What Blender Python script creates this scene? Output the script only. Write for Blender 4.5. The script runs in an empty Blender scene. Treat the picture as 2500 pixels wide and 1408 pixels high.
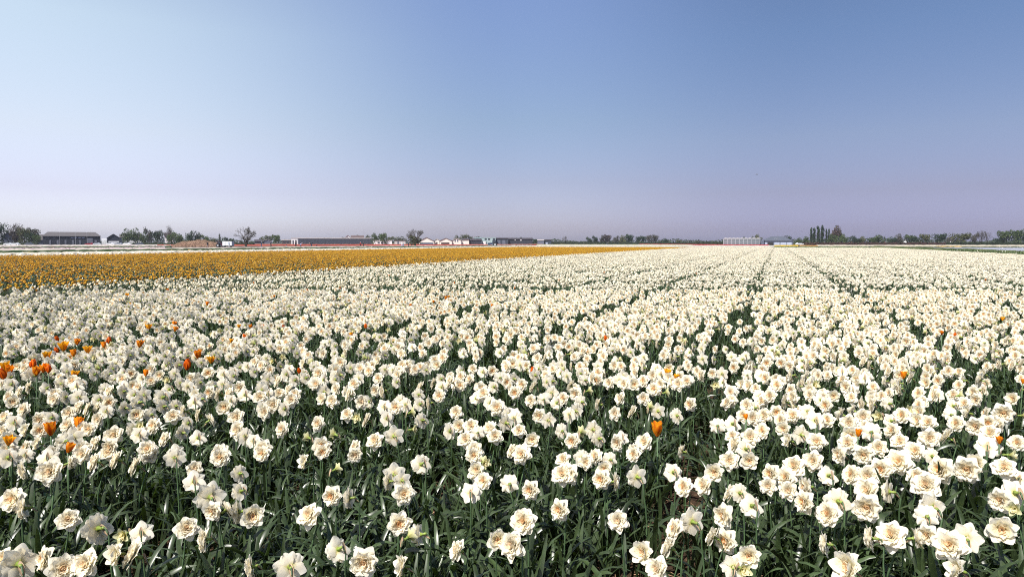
import bpy, math, random
import numpy as np
from mathutils import Vector, Matrix, Euler

random.seed(7)
RNG = np.random.default_rng(7)
PI = math.pi
sc = bpy.context.scene
COL = sc.collection

# ------------------------------------------------------------------ camera
CAM_H = 1.5
F_PX, CX, CY, Y_HOR = 1667.0, 1250.0, 704.0, 592.0     # in pixels of the 2500 x 1408 photograph
PITCH = math.atan((CY - Y_HOR) / F_PX)
cam_d = bpy.data.cameras.new('camera')
cam_d.sensor_width = 36.0
cam_d.lens = 36.0 * F_PX / 2500.0
cam_d.clip_start = 0.05
cam_d.clip_end = 12000
cam = bpy.data.objects.new('camera', cam_d)
COL.objects.link(cam)
cam.location = (0, 0, CAM_H)
cam.rotation_euler = (PI / 2 - PITCH, 0, 0)
sc.camera = cam

# ------------------------------------------------------------------ light
SUN_AZ = math.radians(-142)      # clockwise from +Y: to the left and a little behind the camera
SUN_EL = math.radians(55)
sun_dir = Vector((math.sin(SUN_AZ) * math.cos(SUN_EL), math.cos(SUN_AZ) * math.cos(SUN_EL), math.sin(SUN_EL)))
sun_d = bpy.data.lights.new('sun', 'SUN')
sun_d.energy = 5.0
sun_d.angle = math.radians(0.5)
sun_d.color = (1.0, 0.955, 0.89)
sun = bpy.data.objects.new('sun', sun_d)
COL.objects.link(sun)
sun.rotation_euler = (-sun_dir).to_track_quat('-Z', 'Y').to_euler()

world = bpy.data.worlds.new('World')
sc.world = world
world.use_nodes = True
wn, wl = world.node_tree.nodes, world.node_tree.links
wn.clear()
w_out = wn.new('ShaderNodeOutputWorld')
w_bg = wn.new('ShaderNodeBackground')
w_sky = wn.new('ShaderNodeTexSky')
w_sky.sky_type = 'NISHITA'
w_sky.sun_disc = False
w_sky.sun_elevation = SUN_EL
w_sky.sun_rotation = SUN_AZ
w_sky.altitude = 0
w_sky.air_density = 1.0
w_sky.dust_density = 1.0
w_sky.ozone_density = 1.5
w_bg.inputs['Strength'].default_value = 0.085
# glow and tint painted over the sky: whiter to the left, lavender low down, as one smooth function of direction over the whole dome
SKY_K = 2.44
w_bg.inputs['Strength'].default_value = 0.09
w_tc = wn.new('ShaderNodeTexCoord')
w_sep = wn.new('ShaderNodeSeparateXYZ'); wl.new(w_tc.outputs['Generated'], w_sep.inputs[0])
w_dot = wn.new('ShaderNodeVectorMath'); w_dot.operation = 'DOT_PRODUCT'
w_dot.inputs[1].default_value = (math.sin(math.radians(-80)), math.cos(math.radians(-80)), 0)
wl.new(w_tc.outputs['Generated'], w_dot.inputs[0])
def sky_ramp(stops):
    r = wn.new('ShaderNodeValToRGB'); r.color_ramp.interpolation = 'LINEAR'
    el = r.color_ramp.elements
    while len(el) < len(stops): el.new(0.5)
    for e, (p, c) in zip(el, stops):
        e.position = p; e.color = (c[0] / 2.4, c[1] / 2.4, c[2] / 2.4, 1)
    wl.new(w_sep.outputs['Z'], r.inputs[0])
    return r
r_l = sky_ramp([(0.0, (1.319, 1.311, 1.85)), (0.03, (1.348, 1.311, 1.743)), (0.068, (1.322, 1.116, 1.359)), (0.14, (1.75, 1.391, 1.281)), (0.27, (2.302, 1.86, 1.455)), (1.0, (1.384, 1.277, 1.171))])
r_m = sky_ramp([(0.0, (0.748, 0.7, 1.038)), (0.03, (0.748, 0.7, 1.02)), (0.087, (0.758, 0.659, 0.823)), (0.17, (0.831, 0.781, 0.836)), (0.33, (1.026, 0.98, 1.107)), (1.0, (1.029, 1.0, 1.029))])
r_r = sky_ramp([(0.0, (0.519, 0.49, 0.887)), (0.03, (0.519, 0.49, 0.861)), (0.068, (0.533, 0.455, 0.654)), (0.14, (0.623, 0.563, 0.671)), (0.27, (0.608, 0.636, 0.755)), (1.0, (0.8, 0.82, 0.92))])
m_l = wn.new('ShaderNodeMapRange'); m_l.inputs['From Min'].default_value = .17; m_l.inputs['From Max'].default_value = .73
m_r = wn.new('ShaderNodeMapRange'); m_r.inputs['From Min'].default_value = .17; m_r.inputs['From Max'].default_value = -.22
wl.new(w_dot.outputs['Value'], m_l.inputs['Value']); wl.new(w_dot.outputs['Value'], m_r.inputs['Value'])
m_l.interpolation_type = 'SMOOTHSTEP'; m_r.interpolation_type = 'SMOOTHSTEP'
def w_mix(f, a, b):
    m = wn.new('ShaderNodeMix'); m.data_type = 'RGBA'
    wl.new(f, m.inputs[0]); wl.new(a, m.inputs[6]); wl.new(b, m.inputs[7])
    return m.outputs[2]
w_f = w_mix(m_l.outputs[0], w_mix(m_r.outputs[0], r_m.outputs[0], r_r.outputs[0]), r_l.outputs[0])
w_mul = wn.new('ShaderNodeVectorMath'); w_mul.operation = 'MULTIPLY'
wl.new(w_sky.outputs[0], w_mul.inputs[0]); wl.new(w_f, w_mul.inputs[1])
w_sc = wn.new('ShaderNodeVectorMath'); w_sc.operation = 'SCALE'; w_sc.inputs['Scale'].default_value = SKY_K
wl.new(w_mul.outputs[0], w_sc.inputs[0])
wl.new(w_sc.outputs[0], w_bg.inputs['Color'])
wl.new(w_bg.outputs[0], w_out.inputs['Surface'])

vs = sc.view_settings
vs.view_transform = 'Standard'
vs.look = 'None'
vs.exposure = 0.62
vs.gamma = 1.0
vs.use_curve_mapping = False
sc.cycles.max_bounces = 8
sc.cycles.diffuse_bounces = 3
sc.cycles.transmission_bounces = 4
sc.cycles.transparent_max_bounces = 4
sc.cycles.volume_bounces = 0
sc.cycles.pixel_filter_type = 'BLACKMAN_HARRIS'
sc.cycles.filter_width = 1.05
sc.cycles.use_denoising = False

# ------------------------------------------------------------------ geometry of the view and of the field
TH = math.atan((1895 - 1250) / F_PX)           # the beds run away from the camera along this heading
CT, ST = math.cos(TH), math.sin(TH)
HEAD_Z = 0.45

def ray(px, py):
    a = (px - CX) / F_PX
    b = -(py - CY) / F_PX
    cp, sp = math.cos(PITCH), math.sin(PITCH)
    return Vector((a, cp + b * sp, -sp + b * cp))

def at_z(px, py, z):
    d = ray(px, py)
    t = (z - CAM_H) / d.z
    return Vector((d.x * t, d.y * t, z))

def at_y(px, py, Y):
    d = ray(px, py)
    t = Y / d.y
    return Vector((d.x * t, Y, CAM_H + d.z * t))

def project(p):
    cp, sp = math.cos(PITCH), math.sin(PITCH)
    dz = p[2] - CAM_H
    depth = p[1] * cp - dz * sp
    up = p[1] * sp + dz * cp
    return CX + F_PX * p[0] / depth, CY - F_PX * up / depth

def bed(t, L):
    return t * ST + L * CT, t * CT - L * ST

def bed_coords(x, y):
    return x * ST + y * CT, x * CT - y * ST       # t, L

# ------------------------------------------------------------------ helpers
def tag(o, label=None, cat=None, group=None, kind=None):
    if label: o['label'] = label
    if cat: o['category'] = cat
    if group: o['group'] = group
    if kind: o['kind'] = kind
    return o

class Buf:
    """collects vertices, faces, per-vertex colours and material slots"""
    def __init__(s):
        s.v, s.f, s.m, s.c, s.n = [], [], [], [], 0
    def add(s, verts, faces, mat=0, col=(1, 1, 1)):
        verts = np.asarray(verts, float).reshape(-1, 3)
        s.v.append(verts)
        k = s.n
        s.f.extend([tuple(i + k for i in f) for f in faces])
        s.m.extend([mat] * len(faces))
        col = np.asarray(col, float)
        if col.ndim == 1: col = np.tile(col, (len(verts), 1))
        s.c.append(col)
        s.n += len(verts)
    def merge(s, o, M=None, matmap=None):
        if not o.n: return
        v = np.concatenate(o.v)
        if M is not None:
            M = np.array(M)
            v = v @ M[:3, :3].T + M[:3, 3]
        k = s.n
        s.v.append(v); s.c.extend(o.c)
        s.f.extend([tuple(i + k for i in f) for f in o.f])
        s.m.extend([(matmap[m] if matmap else m) for m in o.m])
        s.n += len(v)
    def box(s, x0, x1, y0, y1, z0, z1, mat=0, col=(1, 1, 1)):
        v = [(x, y, z) for z in (z0, z1) for y in (y0, y1) for x in (x0, x1)]
        s.add(v, [(0, 2, 3, 1), (4, 5, 7, 6), (0, 1, 5, 4), (2, 6, 7, 3), (0, 4, 6, 2), (1, 3, 7, 5)], mat, col)
    def tube(s, pts, radii, n=6, mat=0, col=(1, 1, 1), cap=True):
        pts = np.asarray(pts, float)
        k = len(pts)
        if np.isscalar(radii): radii = [radii] * k
        V = []
        for i in range(k):
            t = pts[min(i + 1, k - 1)] - pts[max(i - 1, 0)]
            t = t / (np.linalg.norm(t) + 1e-9)
            a = np.array((0, 0, 1.0)) if abs(t[2]) < 0.9 else np.array((1.0, 0, 0))
            u = np.cross(t, a); u /= np.linalg.norm(u)
            w = np.cross(t, u)
            for j in range(n):
                an = 2 * PI * j / n
                V.append(pts[i] + radii[i] * (math.cos(an) * u + math.sin(an) * w))
        F = [(i * n + j, i * n + (j + 1) % n, (i + 1) * n + (j + 1) % n, (i + 1) * n + j) for i in range(k - 1) for j in range(n)]
        if cap:
            F.append(tuple(range(n - 1, -1, -1)))
            F.append(tuple(range((k - 1) * n, k * n)))
        s.add(V, F, mat, col)
    def ball(s, c, r, sq=(1, 1, 1), nu=8, nv=6, mat=0, col=(1, 1, 1)):
        V, F = [], []
        for i in range(nv + 1):
            ph = PI * i / nv
            for j in range(nu):
                th = 2 * PI * j / nu
                V.append((c[0] + r * sq[0] * math.sin(ph) * math.cos(th), c[1] + r * sq[1] * math.sin(ph) * math.sin(th), c[2] + r * sq[2] * math.cos(ph)))
        for i in range(nv):
            for j in range(nu):
                F.append((i * nu + j, (i + 1) * nu + j, (i + 1) * nu + (j + 1) % nu, i * nu + (j + 1) % nu))
        s.add(V, F, mat, col)
    def mesh(s, name, mats, smooth=True):
        me = bpy.data.meshes.new(name)
        v = np.concatenate(s.v) if s.v else np.zeros((0, 3))
        me.from_pydata(v.tolist(), [], s.f)
        for m in mats: me.materials.append(m)
        me.polygons.foreach_set('material_index', np.array(s.m, dtype=np.int32))
        me.polygons.foreach_set('use_smooth', np.full(len(s.f), smooth))
        ca = me.color_attributes.new('Col', 'FLOAT_COLOR', 'POINT')
        c = np.concatenate(s.c) if s.c else np.zeros((0, 3))
        ca.data.foreach_set('color', np.hstack([c, np.ones((len(c), 1))]).astype(np.float32).ravel())
        me.update()
        return me

def obj(name, me, parent=None, link=True):
    o = bpy.data.objects.new(name, me)
    if link: COL.objects.link(o)
    if parent is not None: o.parent = parent
    return o

def part(name, buf, mats, parent=None, smooth=False):
    return obj(name, buf.mesh(name, mats if isinstance(mats, (list, tuple)) else [mats], smooth), parent)

def empty(name, loc, rz=0):
    o = bpy.data.objects.new(name, None)
    o.empty_display_size = 0.1
    COL.objects.link(o)
    o.location = loc
    o.rotation_euler = (0, 0, rz)
    return o

# ------------------------------------------------------------------ materials
def new_mat(name):
    m = bpy.data.materials.new(name)
    m.use_nodes = True
    n, l = m.node_tree.nodes, m.node_tree.links
    for x in list(n): n.remove(x)
    out = n.new('ShaderNodeOutputMaterial')
    return m, n, l, out

def foliage_mat(name, trans, rough, spec, noise_scale, noise_amt, inst_amt, tr_tint=(1, 1, 1), bump=0.0):
    """pigment from the Col attribute, varied by noise and per object; part of the light passes through"""
    m, n, l, out = new_mat(name)
    at = n.new('ShaderNodeAttribute'); at.attribute_name = 'Col'
    tc = n.new('ShaderNodeTexCoord')
    nz = n.new('ShaderNodeTexNoise'); nz.inputs['Scale'].default_value = noise_scale; nz.inputs['Detail'].default_value = 3
    l.new(tc.outputs['Object'], nz.inputs['Vector'])
    oi = n.new('ShaderNodeObjectInfo')
    mr = n.new('ShaderNodeMapRange'); mr.inputs['To Min'].default_value = 1 - noise_amt; mr.inputs['To Max'].default_value = 1 + noise_amt
    mr.inputs['From Min'].default_value = 0.3; mr.inputs['From Max'].default_value = 0.7
    l.new(nz.outputs['Fac'], mr.inputs['Value'])
    mo = n.new('ShaderNodeMapRange'); mo.inputs['To Min'].default_value = 1 - inst_amt; mo.inputs['To Max'].default_value = 1 + inst_amt
    l.new(oi.outputs['Random'], mo.inputs['Value'])
    mu = n.new('ShaderNodeMath'); mu.operation = 'MULTIPLY'
    l.new(mr.outputs[0], mu.inputs[0]); l.new(mo.outputs[0], mu.inputs[1])
    vm = n.new('ShaderNodeVectorMath'); vm.operation = 'SCALE'
    l.new(at.outputs['Color'], vm.inputs[0]); l.new(mu.outputs[0], vm.inputs['Scale'])
    pr = n.new('ShaderNodeBsdfPrincipled')
    pr.inputs['Roughness'].default_value = rough
    pr.inputs['Specular IOR Level'].default_value = spec
    l.new(vm.outputs[0], pr.inputs['Base Color'])
    if bump:
        bp = n.new('ShaderNodeBump'); bp.inputs['Strength'].default_value = bump; bp.inputs['Distance'].default_value = 0.002
        nb = n.new('ShaderNodeTexNoise'); nb.inputs['Scale'].default_value = 160; nb.inputs['Detail'].default_value = 2
        l.new(tc.outputs['Object'], nb.inputs['Vector']); l.new(nb.outputs['Fac'], bp.inputs['Height'])
        l.new(bp.outputs[0], pr.inputs['Normal'])
    if trans > 0:
        tr = n.new('ShaderNodeBsdfTranslucent')
        tm = n.new('ShaderNodeVectorMath'); tm.operation = 'MULTIPLY'; tm.inputs[1].default_value = tr_tint
        l.new(vm.outputs[0], tm.inputs[0]); l.new(tm.outputs[0], tr.inputs['Color'])
        mx = n.new('ShaderNodeMixShader'); mx.inputs[0].default_value = trans
        l.new(pr.outputs[0], mx.inputs[1]); l.new(tr.outputs[0], mx.inputs[2])
        l.new(mx.outputs[0], out.inputs['Surface'])
    else:
        l.new(pr.outputs[0], out.inputs['Surface'])
    return m

def surf(name, c1, c2=None, scale=3.0, rough=0.8, metal=0.0, spec=0.3, bump=0.0, detail=4, stretch=(1, 1, 1)):
    m, n, l, out = new_mat(name)
    pr = n.new('ShaderNodeBsdfPrincipled')
    pr.inputs['Roughness'].default_value = rough
    pr.inputs['Metallic'].default_value = metal
    pr.inputs['Specular IOR Level'].default_value = spec
    c2 = c2 or tuple(x * 0.8 for x in c1)
    tc = n.new('ShaderNodeTexCoord')
    mp = n.new('ShaderNodeMapping'); mp.inputs['Scale'].default_value = stretch
    nz = n.new('ShaderNodeTexNoise'); nz.inputs['Scale'].default_value = scale; nz.inputs['Detail'].default_value = detail
    l.new(tc.outputs['Object'], mp.inputs['Vector']); l.new(mp.outputs[0], nz.inputs['Vector'])
    cr = n.new('ShaderNodeValToRGB')
    cr.color_ramp.elements[0].position = 0.35; cr.color_ramp.elements[1].position = 0.65
    cr.color_ramp.elements[0].color = (*c2, 1); cr.color_ramp.elements[1].color = (*c1, 1)
    l.new(nz.outputs['Fac'], cr.inputs[0]); l.new(cr.outputs[0], pr.inputs['Base Color'])
    if bump:
        bp = n.new('ShaderNodeBump'); bp.inputs['Strength'].default_value = bump
        l.new(nz.outputs['Fac'], bp.inputs['Height']); l.new(bp.outputs[0], pr.inputs['Normal'])
    l.new(pr.outputs[0], out.inputs['Surface'])
    return m

M_PETAL = foliage_mat('petal', 0.50, 0.55, 0.2, 60, 0.04, 0.05, (1.0, 0.95, 0.82), bump=0.12)
M_LEAF = foliage_mat('leaf_green', 0.24, 0.34, 0.62, 25, 0.30, 0.28, (1.15, 1.3, 0.45))
M_STEM = foliage_mat('stem_green', 0.0, 0.5, 0.35, 25, 0.2, 0.15)
M_PAPER = foliage_mat('papery_sheath', 0.25, 0.8, 0.1, 60, 0.2, 0.2)
M_TULIP = foliage_mat('tulip_petal', 0.40, 0.45, 0.3, 40, 0.12, 0.12, (1.05, 1.0, 0.9))
M_FAR = foliage_mat('far_bloom', 0.15, 0.7, 0.1, 0.9, 0.25, 0.05)
M_CROWN = foliage_mat('crown_leaf', 0.25, 0.7, 0.15, 0.5, 0.3, 0.18, (1.0, 1.2, 0.6))
M_BARK = surf('bark', (0.09, 0.075, 0.06), (0.05, 0.042, 0.035), 4, 0.9)

# ------------------------------------------------------------------ ground
def ground_material():
    m, n, l, out = new_mat('soil_ground')
    pr = n.new('ShaderNodeBsdfPrincipled'); pr.inputs['Roughness'].default_value = 0.95; pr.inputs['Specular IOR Level'].default_value = 0.1
    tc = n.new('ShaderNodeTexCoord')
    n1 = n.new('ShaderNodeTexNoise'); n1.inputs['Scale'].default_value = 22; n1.inputs['Detail'].default_value = 8; n1.inputs['Roughness'].default_value = 0.75
    l.new(tc.outputs['Object'], n1.inputs['Vector'])
    cr = n.new('ShaderNodeValToRGB')
    e = cr.color_ramp.elements
    e[0].position = 0.38; e[0].color = (0.018, 0.012, 0.008, 1)
    e[1].position = 0.68; e[1].color = (0.10, 0.062, 0.038, 1)
    l.new(n1.outputs['Fac'], cr.inputs[0]); l.new(cr.outputs[0], pr.inputs['Base Color'])
    bp = n.new('ShaderNodeBump'); bp.inputs['Strength'].default_value = 0.9; bp.inputs['Distance'].default_value = 0.02
    l.new(n1.outputs['Fac'], bp.inputs['Height']); l.new(bp.outputs[0], pr.inputs['Normal'])
    l.new(pr.outputs[0], out.inputs['Surface'])
    return m

def build_ground():
    b = Buf()
    # rings: fine near the camera, one continuous sheet to the horizon
    rs = [0, 3, 8, 20, 60, 200, 600, 2000, 6000]
    n = 48
    V = [(0, 0, 0)]
    for r in rs[1:]:
        for j in range(n):
            V.append((r * math.cos(2 * PI * j / n), r * math.sin(2 * PI * j / n), 0))
    F = [(0, 1 + j, 1 + (j + 1) % n) for j in range(n)]
    for i in range(len(rs) - 2):
        for j in range(n):
            a = 1 + i * n
            F.append((a + j, a + n + j, a + n + (j + 1) % n, a + (j + 1) % n))
    b.add(V, F)
    o = part('ground', b, ground_material())
    tag(o, kind='structure')
build_ground()

# ------------------------------------------------------------------ daffodil pieces
CREAM = np.array((0.92, 0.88, 0.75))
WHITE = np.array((0.93, 0.895, 0.78))
PEACH = np.array((0.94, 0.70, 0.40))
ORANGE = np.array((0.94, 0.48, 0.14))
YGREEN = np.array((0.62, 0.62, 0.16))

def petal(L, W, nu, nv, elev, az, r0=0.0, z0=0.0, cup=0.3, curl=0.0, ruf=0.0, rng=RNG, col_base=CREAM, col_tip=WHITE, base_mix=0.35, twist=0.0, point=0.0):
    """grid petal; returns verts, faces, colours. Petal leaves the axis (+Z) radially; elev = angle towards the axis"""
    V, C = [], []
    ph = rng.uniform(0, 6.28, 3)
    for i in range(nu + 1):
        u = i / nu
        w = 0.5 * W * math.sin(PI * (0.11 + 0.80 * u)) ** (0.75 + point)
        for j in range(nv + 1):
            v = 2 * j / nv - 1
            x = w * v
            y = L * (u - 0.07 * u * v * v)
            z = cup * w * v * v + curl * L * u * u
            z += ruf * L * (0.5 * math.sin(5 * v + ph[0] + 3 * u) * u + 0.5 * math.sin(9 * v + ph[1]) * u * u)
            # twist
            ct, s_ = math.cos(twist * u), math.sin(twist * u)
            x, z = x * ct - z * s_, x * s_ + z * ct
            V.append((x, y, z))
            k = min(1, max(0, u / max(base_mix, 1e-3)))
            C.append(col_base * (1 - k) + col_tip * k)
    V = np.array(V)
    ce, se = math.cos(elev), math.sin(elev)
    V = np.stack([V[:, 0], V[:, 1] * ce - V[:, 2] * se, V[:, 1] * se + V[:, 2] * ce], 1)
    V[:, 1] += r0; V[:, 2] += z0
    ca, sa = math.cos(az), math.sin(az)
    V = np.stack([V[:, 0] * ca - V[:, 1] * sa, V[:, 0] * sa + V[:, 1] * ca, V[:, 2]], 1)
    F = [(i * (nv + 1) + j, i * (nv + 1) + j + 1, (i + 1) * (nv + 1) + j + 1, (i + 1) * (nv + 1) + j) for i in range(nu) for j in range(nv)]
    return V, F, np.array(C)

def flower_pieces(rng, kind='open', n_out=6):
    """outer petals (a Buf each) and the ruffled heart, in flower space (+Z is where the bloom looks)"""
    outer, heart = [], Buf()
    if kind == 'bud':
        for k in range(5):
            b = Buf()
            b.add(*split3(petal(0.042, 0.030, 5, 3, math.radians(rng.uniform(50, 74)), 2 * PI * k / 5 + rng.normal(0, .1), 0.004, 0, 0.5, -0.25, 0.05, rng, YGREEN * 0.75, np.array((0.80, 0.78, 0.48)), 0.8)))
            outer.append(b)
        for k in range(8):
            heart.add(*split3(petal(0.036, 0.022, 3, 2, math.radians(rng.uniform(65, 88)), rng.uniform(0, 6.28), 0.002, 0, 0.4, -0.15, 0.1, rng, YGREEN, CREAM * (1, .98, .8), 0.7)))
        return outer, heart
    lift = 34 if kind == 'cup' else 0
    yel = np.array((0.72, 0.70, 0.30)) if kind == 'cup' else np.array((0.74, 0.69, 0.16))
    for k in range(n_out):
        b = Buf()
        az = 2 * PI * k / n_out + rng.normal(0, .09)
        off = 0 if k % 2 else 0.002
        b.add(*split3(petal(0.051 * rng.uniform(.92, 1.08), 0.043 * rng.uniform(.9, 1.08), 6, 4, math.radians(lift + rng.uniform(-12, 14)), az, 0.003, off, rng.uniform(-.15, .25), rng.uniform(-.12, .12), 0.06, rng, yel, WHITE, 0.26 + (.5 if kind == 'cup' else 0), rng.normal(0, .12), 0.12)))
        outer.append(b)
    peach = rng.uniform(0.2, 0.85)
    rings = [(6, .044, .041, 14, 0.003, WHITE, 0.5), (7, .040, .037, 30, 0.006, WHITE, 0.5), (8, .035, .031, 46, 0.010, WHITE, 0.45),
             (8, .030, .026, 58, 0.010, CREAM, 0.5), (8, .026, .022, 68, 0.008, CREAM * (1 - peach * .35) + PEACH * peach * .35, 0.6), (7, .024, .018, 76, 0.004, CREAM * (1 - peach * .8) + PEACH * peach * .8, 0.6),
             (5, .024, .014, 84, 0.001, CREAM * (1 - peach) + (PEACH * .5 + ORANGE * .5) * peach, 0.6)]
    for (n, L, W, el, r0, tip, bm) in rings:
        a0 = rng.uniform(0, 6)
        basec = CREAM * .88 + PEACH * .12 if el > 65 else CREAM
        for k in range(n):
            heart.add(*split3(petal(L * rng.uniform(.85, 1.12), W * rng.uniform(.85, 1.15), 4, 3, math.radians(el + rng.normal(0, 6)), a0 + 2 * PI * k / n + rng.normal(0, .12), r0, 0.001, rng.uniform(.2, .6), rng.uniform(-.30, .02), 0.15, rng, basec, np.array(tip), bm, rng.normal(0, .2))))
    return outer, heart

def split3(t):
    return t[0], t[1], 0, t[2]

def strap_leaf(L, W, az, lean, droop, x0, y0, n=9, rng=RNG, green=None, kink=None):
    """strap leaf with a shallow V section that rises, then arches over"""
    g = green if green is not None else np.array((0.045, 0.085, 0.035))
    a = lean
    p = np.array((x0, y0, 0.0))
    V, C = [], []
    ds = L / n
    dx, dy = math.cos(az), math.sin(az)
    tw = rng.normal(0, 0.5)
    for i in range(n + 1):
        u = i / n
        w = 0.5 * W * (0.75 + 0.5 * u if u < .5 else 1.0) * (1 if u < 0.72 else max(0.12, math.sqrt(max(0, 1 - ((u - 0.72) / 0.29) ** 2))))
        tang = np.array((dx * math.sin(a), dy * math.sin(a), math.cos(a)))
        side = np.array((-dy, dx, 0.0))
        nor = np.cross(side, tang)
        tt = tw * u
        sd = side * math.cos(tt) + nor * math.sin(tt)
        nr = -side * math.sin(tt) + nor * math.cos(tt)
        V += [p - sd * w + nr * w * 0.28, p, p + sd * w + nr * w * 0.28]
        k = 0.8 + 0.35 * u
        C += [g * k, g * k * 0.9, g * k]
        p = p + tang * ds
        step = droop / n * (0.25 + 1.9 * u * u)
        if kink is not None and abs(u - kink) < 0.5 / n + 0.03: step += 0.9
        a = min(a + step, math.radians(172))
    F = []
    for i in range(n):
        for j in range(2):
            q = i * 3 + j
            F.append((q, q + 1, q + 4, q + 3))
    return np.array(V), F, np.array(C)

STEM_G = np.array((0.06, 0.105, 0.045))

def plant_pieces(seed, pitch_deg, kind='open', head_h=0.45, n_leaf=5):
    """all pieces of one daffodil plant. Local +X is where the bloom looks; its stem stands at the origin"""
    rng = np.random.default_rng(seed)
    P = {}
    p = math.radians(pitch_deg)
    n = np.array((math.cos(p), 0, math.sin(p)))
    hx = 0.03 + rng.uniform(-.01, .02)
    C = np.array((hx, rng.normal(0, .01), head_h))                 # bloom centre
    back = C - n * 0.028
    k = back + np.array((-0.012, 0, -0.012 - 0.01 * max(0, math.sin(p))))
    b = Buf()
    sway = rng.normal(0, .02, 2)
    pts = [(0, 0, -0.02)]
    for u in (0.25, 0.5, 0.72, 0.88):
        pts.append((k[0] * u + sway[0] * math.sin(PI * u), k[1] * u + sway[1] * math.sin(PI * u), (k[2] - 0.02) * u))
    pts += [tuple(k + np.array((-0.006, 0, -0.012))), tuple(k), tuple((k + back) / 2 + np.array((0, 0, .004))), tuple(back)]
    b.tube(pts, [.0045, .0043, .004, .0038, .0034, .0032, .003, .0028, .0035], 5, 0, STEM_G)
    P['stem'] = b
    # calyx: green neck widening into the back of the bloom
    b = Buf()
    b.tube([tuple(back), tuple(C - n * .020), tuple(C - n * .010), tuple(C - n * .001)], [.004, .0065, .005, .010], 6, 0, np.array((0.20, 0.27, 0.05)))
    P['flower_neck'] = b
    # papery sheath
    b = Buf()
    s0 = k + np.array((-.003, 0, -.012))
    V, F, c = petal(0.045, 0.016, 4, 2, 0, -PI / 2, 0, 0, .8, 0.3, .1, rng, np.array((.42, .30, .18)), np.array((.55, .40, .27)), .6)
    R = np.array(Matrix.Rotation(-rng.uniform(0.1, 1.0), 3, 'Y'))
    b.add(V @ R.T + s0, F, 0, c)
    P['papery_sheath'] = b
    outer, heart = flower_pieces(rng, kind)
    q = Vector(n).to_track_quat('Z', 'X').to_matrix().to_4x4()
    q = q @ Matrix.Rotation(rng.uniform(0, 6), 4, 'Z')
    P['M'] = Matrix.Translation(Vector(C)) @ q
    P['outer'], P['heart'] = outer, heart
    P['C'] = C
    leaves = []
    for i in range(n_leaf):
        az = 2 * PI * i / n_leaf + rng.uniform(-.5, .5)
        arch = rng.random() < 0.6
        g = np.array((0.040, 0.062, 0.024)) * rng.uniform(.8, 1.3)
        lb = Buf()
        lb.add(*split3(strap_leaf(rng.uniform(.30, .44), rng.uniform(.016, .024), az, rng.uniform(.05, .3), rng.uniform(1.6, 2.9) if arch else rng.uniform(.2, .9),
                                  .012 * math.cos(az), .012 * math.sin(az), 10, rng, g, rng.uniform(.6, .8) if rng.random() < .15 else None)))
        leaves.append(lb)
    P['leaves'] = leaves
    return P

PL_MATS = [M_PETAL, M_STEM, M_LEAF, M_PAPER]
def joined(P, stem_mat=1):
    b = Buf()
    for o in P['outer']: b.merge(o, P['M'], {0: 0})
    b.merge(P['heart'], P['M'], {0: 0})
    b.merge(P['stem'], None, {0: 1}); b.merge(P['flower_neck'], None, {0: 1}); b.merge(P['papery_sheath'], None, {0: 3})
    for o in P['leaves']: b.merge(o, None, {0: 2})
    return b

# prototypes: pitch of the bloom above level
PROTO = [(28, 'open'), (20, 'open'), (38, 'open'), (4, 'open'), (-14, 'open'), (22, 'open'), (12, 'open'), (8, 'bud'), (26, 'open'), (-8, 'open'), (-24, 'open'), (-34, 'open'), (15, 'cup'), (-15, 'cup'), (8, 'open'), (-4, 'open')]
PIECES = [plant_pieces(100 + i, p, k) for i, (p, k) in enumerate(PROTO)]
OPEN_F = [0, 1, 2, 5, 8, 6, 14, 12]
OPEN_B = [4, 9, 10, 11, 10, 13, 15]
BUD = 7

def leaf_clump(seed, n=9, hmax=.46):
    rng = np.random.default_rng(seed)
    b = Buf()
    for i in range(n):
        az = rng.uniform(0, 6.28)
        arch = rng.random() < .7
        g = np.array((0.040, 0.062, 0.024)) * rng.uniform(.75, 1.35)
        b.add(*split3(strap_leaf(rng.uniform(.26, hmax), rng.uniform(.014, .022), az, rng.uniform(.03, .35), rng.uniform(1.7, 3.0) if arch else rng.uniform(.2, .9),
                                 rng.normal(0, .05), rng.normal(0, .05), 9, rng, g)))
    return b

# ------------------------------------------------------------------ instancing of plain copies (one object per mass of plants)
def make_variants(cname, bufs, mats, smooth=True):
    c = bpy.data.collections.new(cname)
    for i, b in enumerate(bufs):
        me = b.mesh('%s_shape_%02d' % (cname, i), mats, smooth)
        o = bpy.data.objects.new('%s_shape_%02d' % (cname, i), me)
        c.objects.link(o)
    return c

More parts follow.
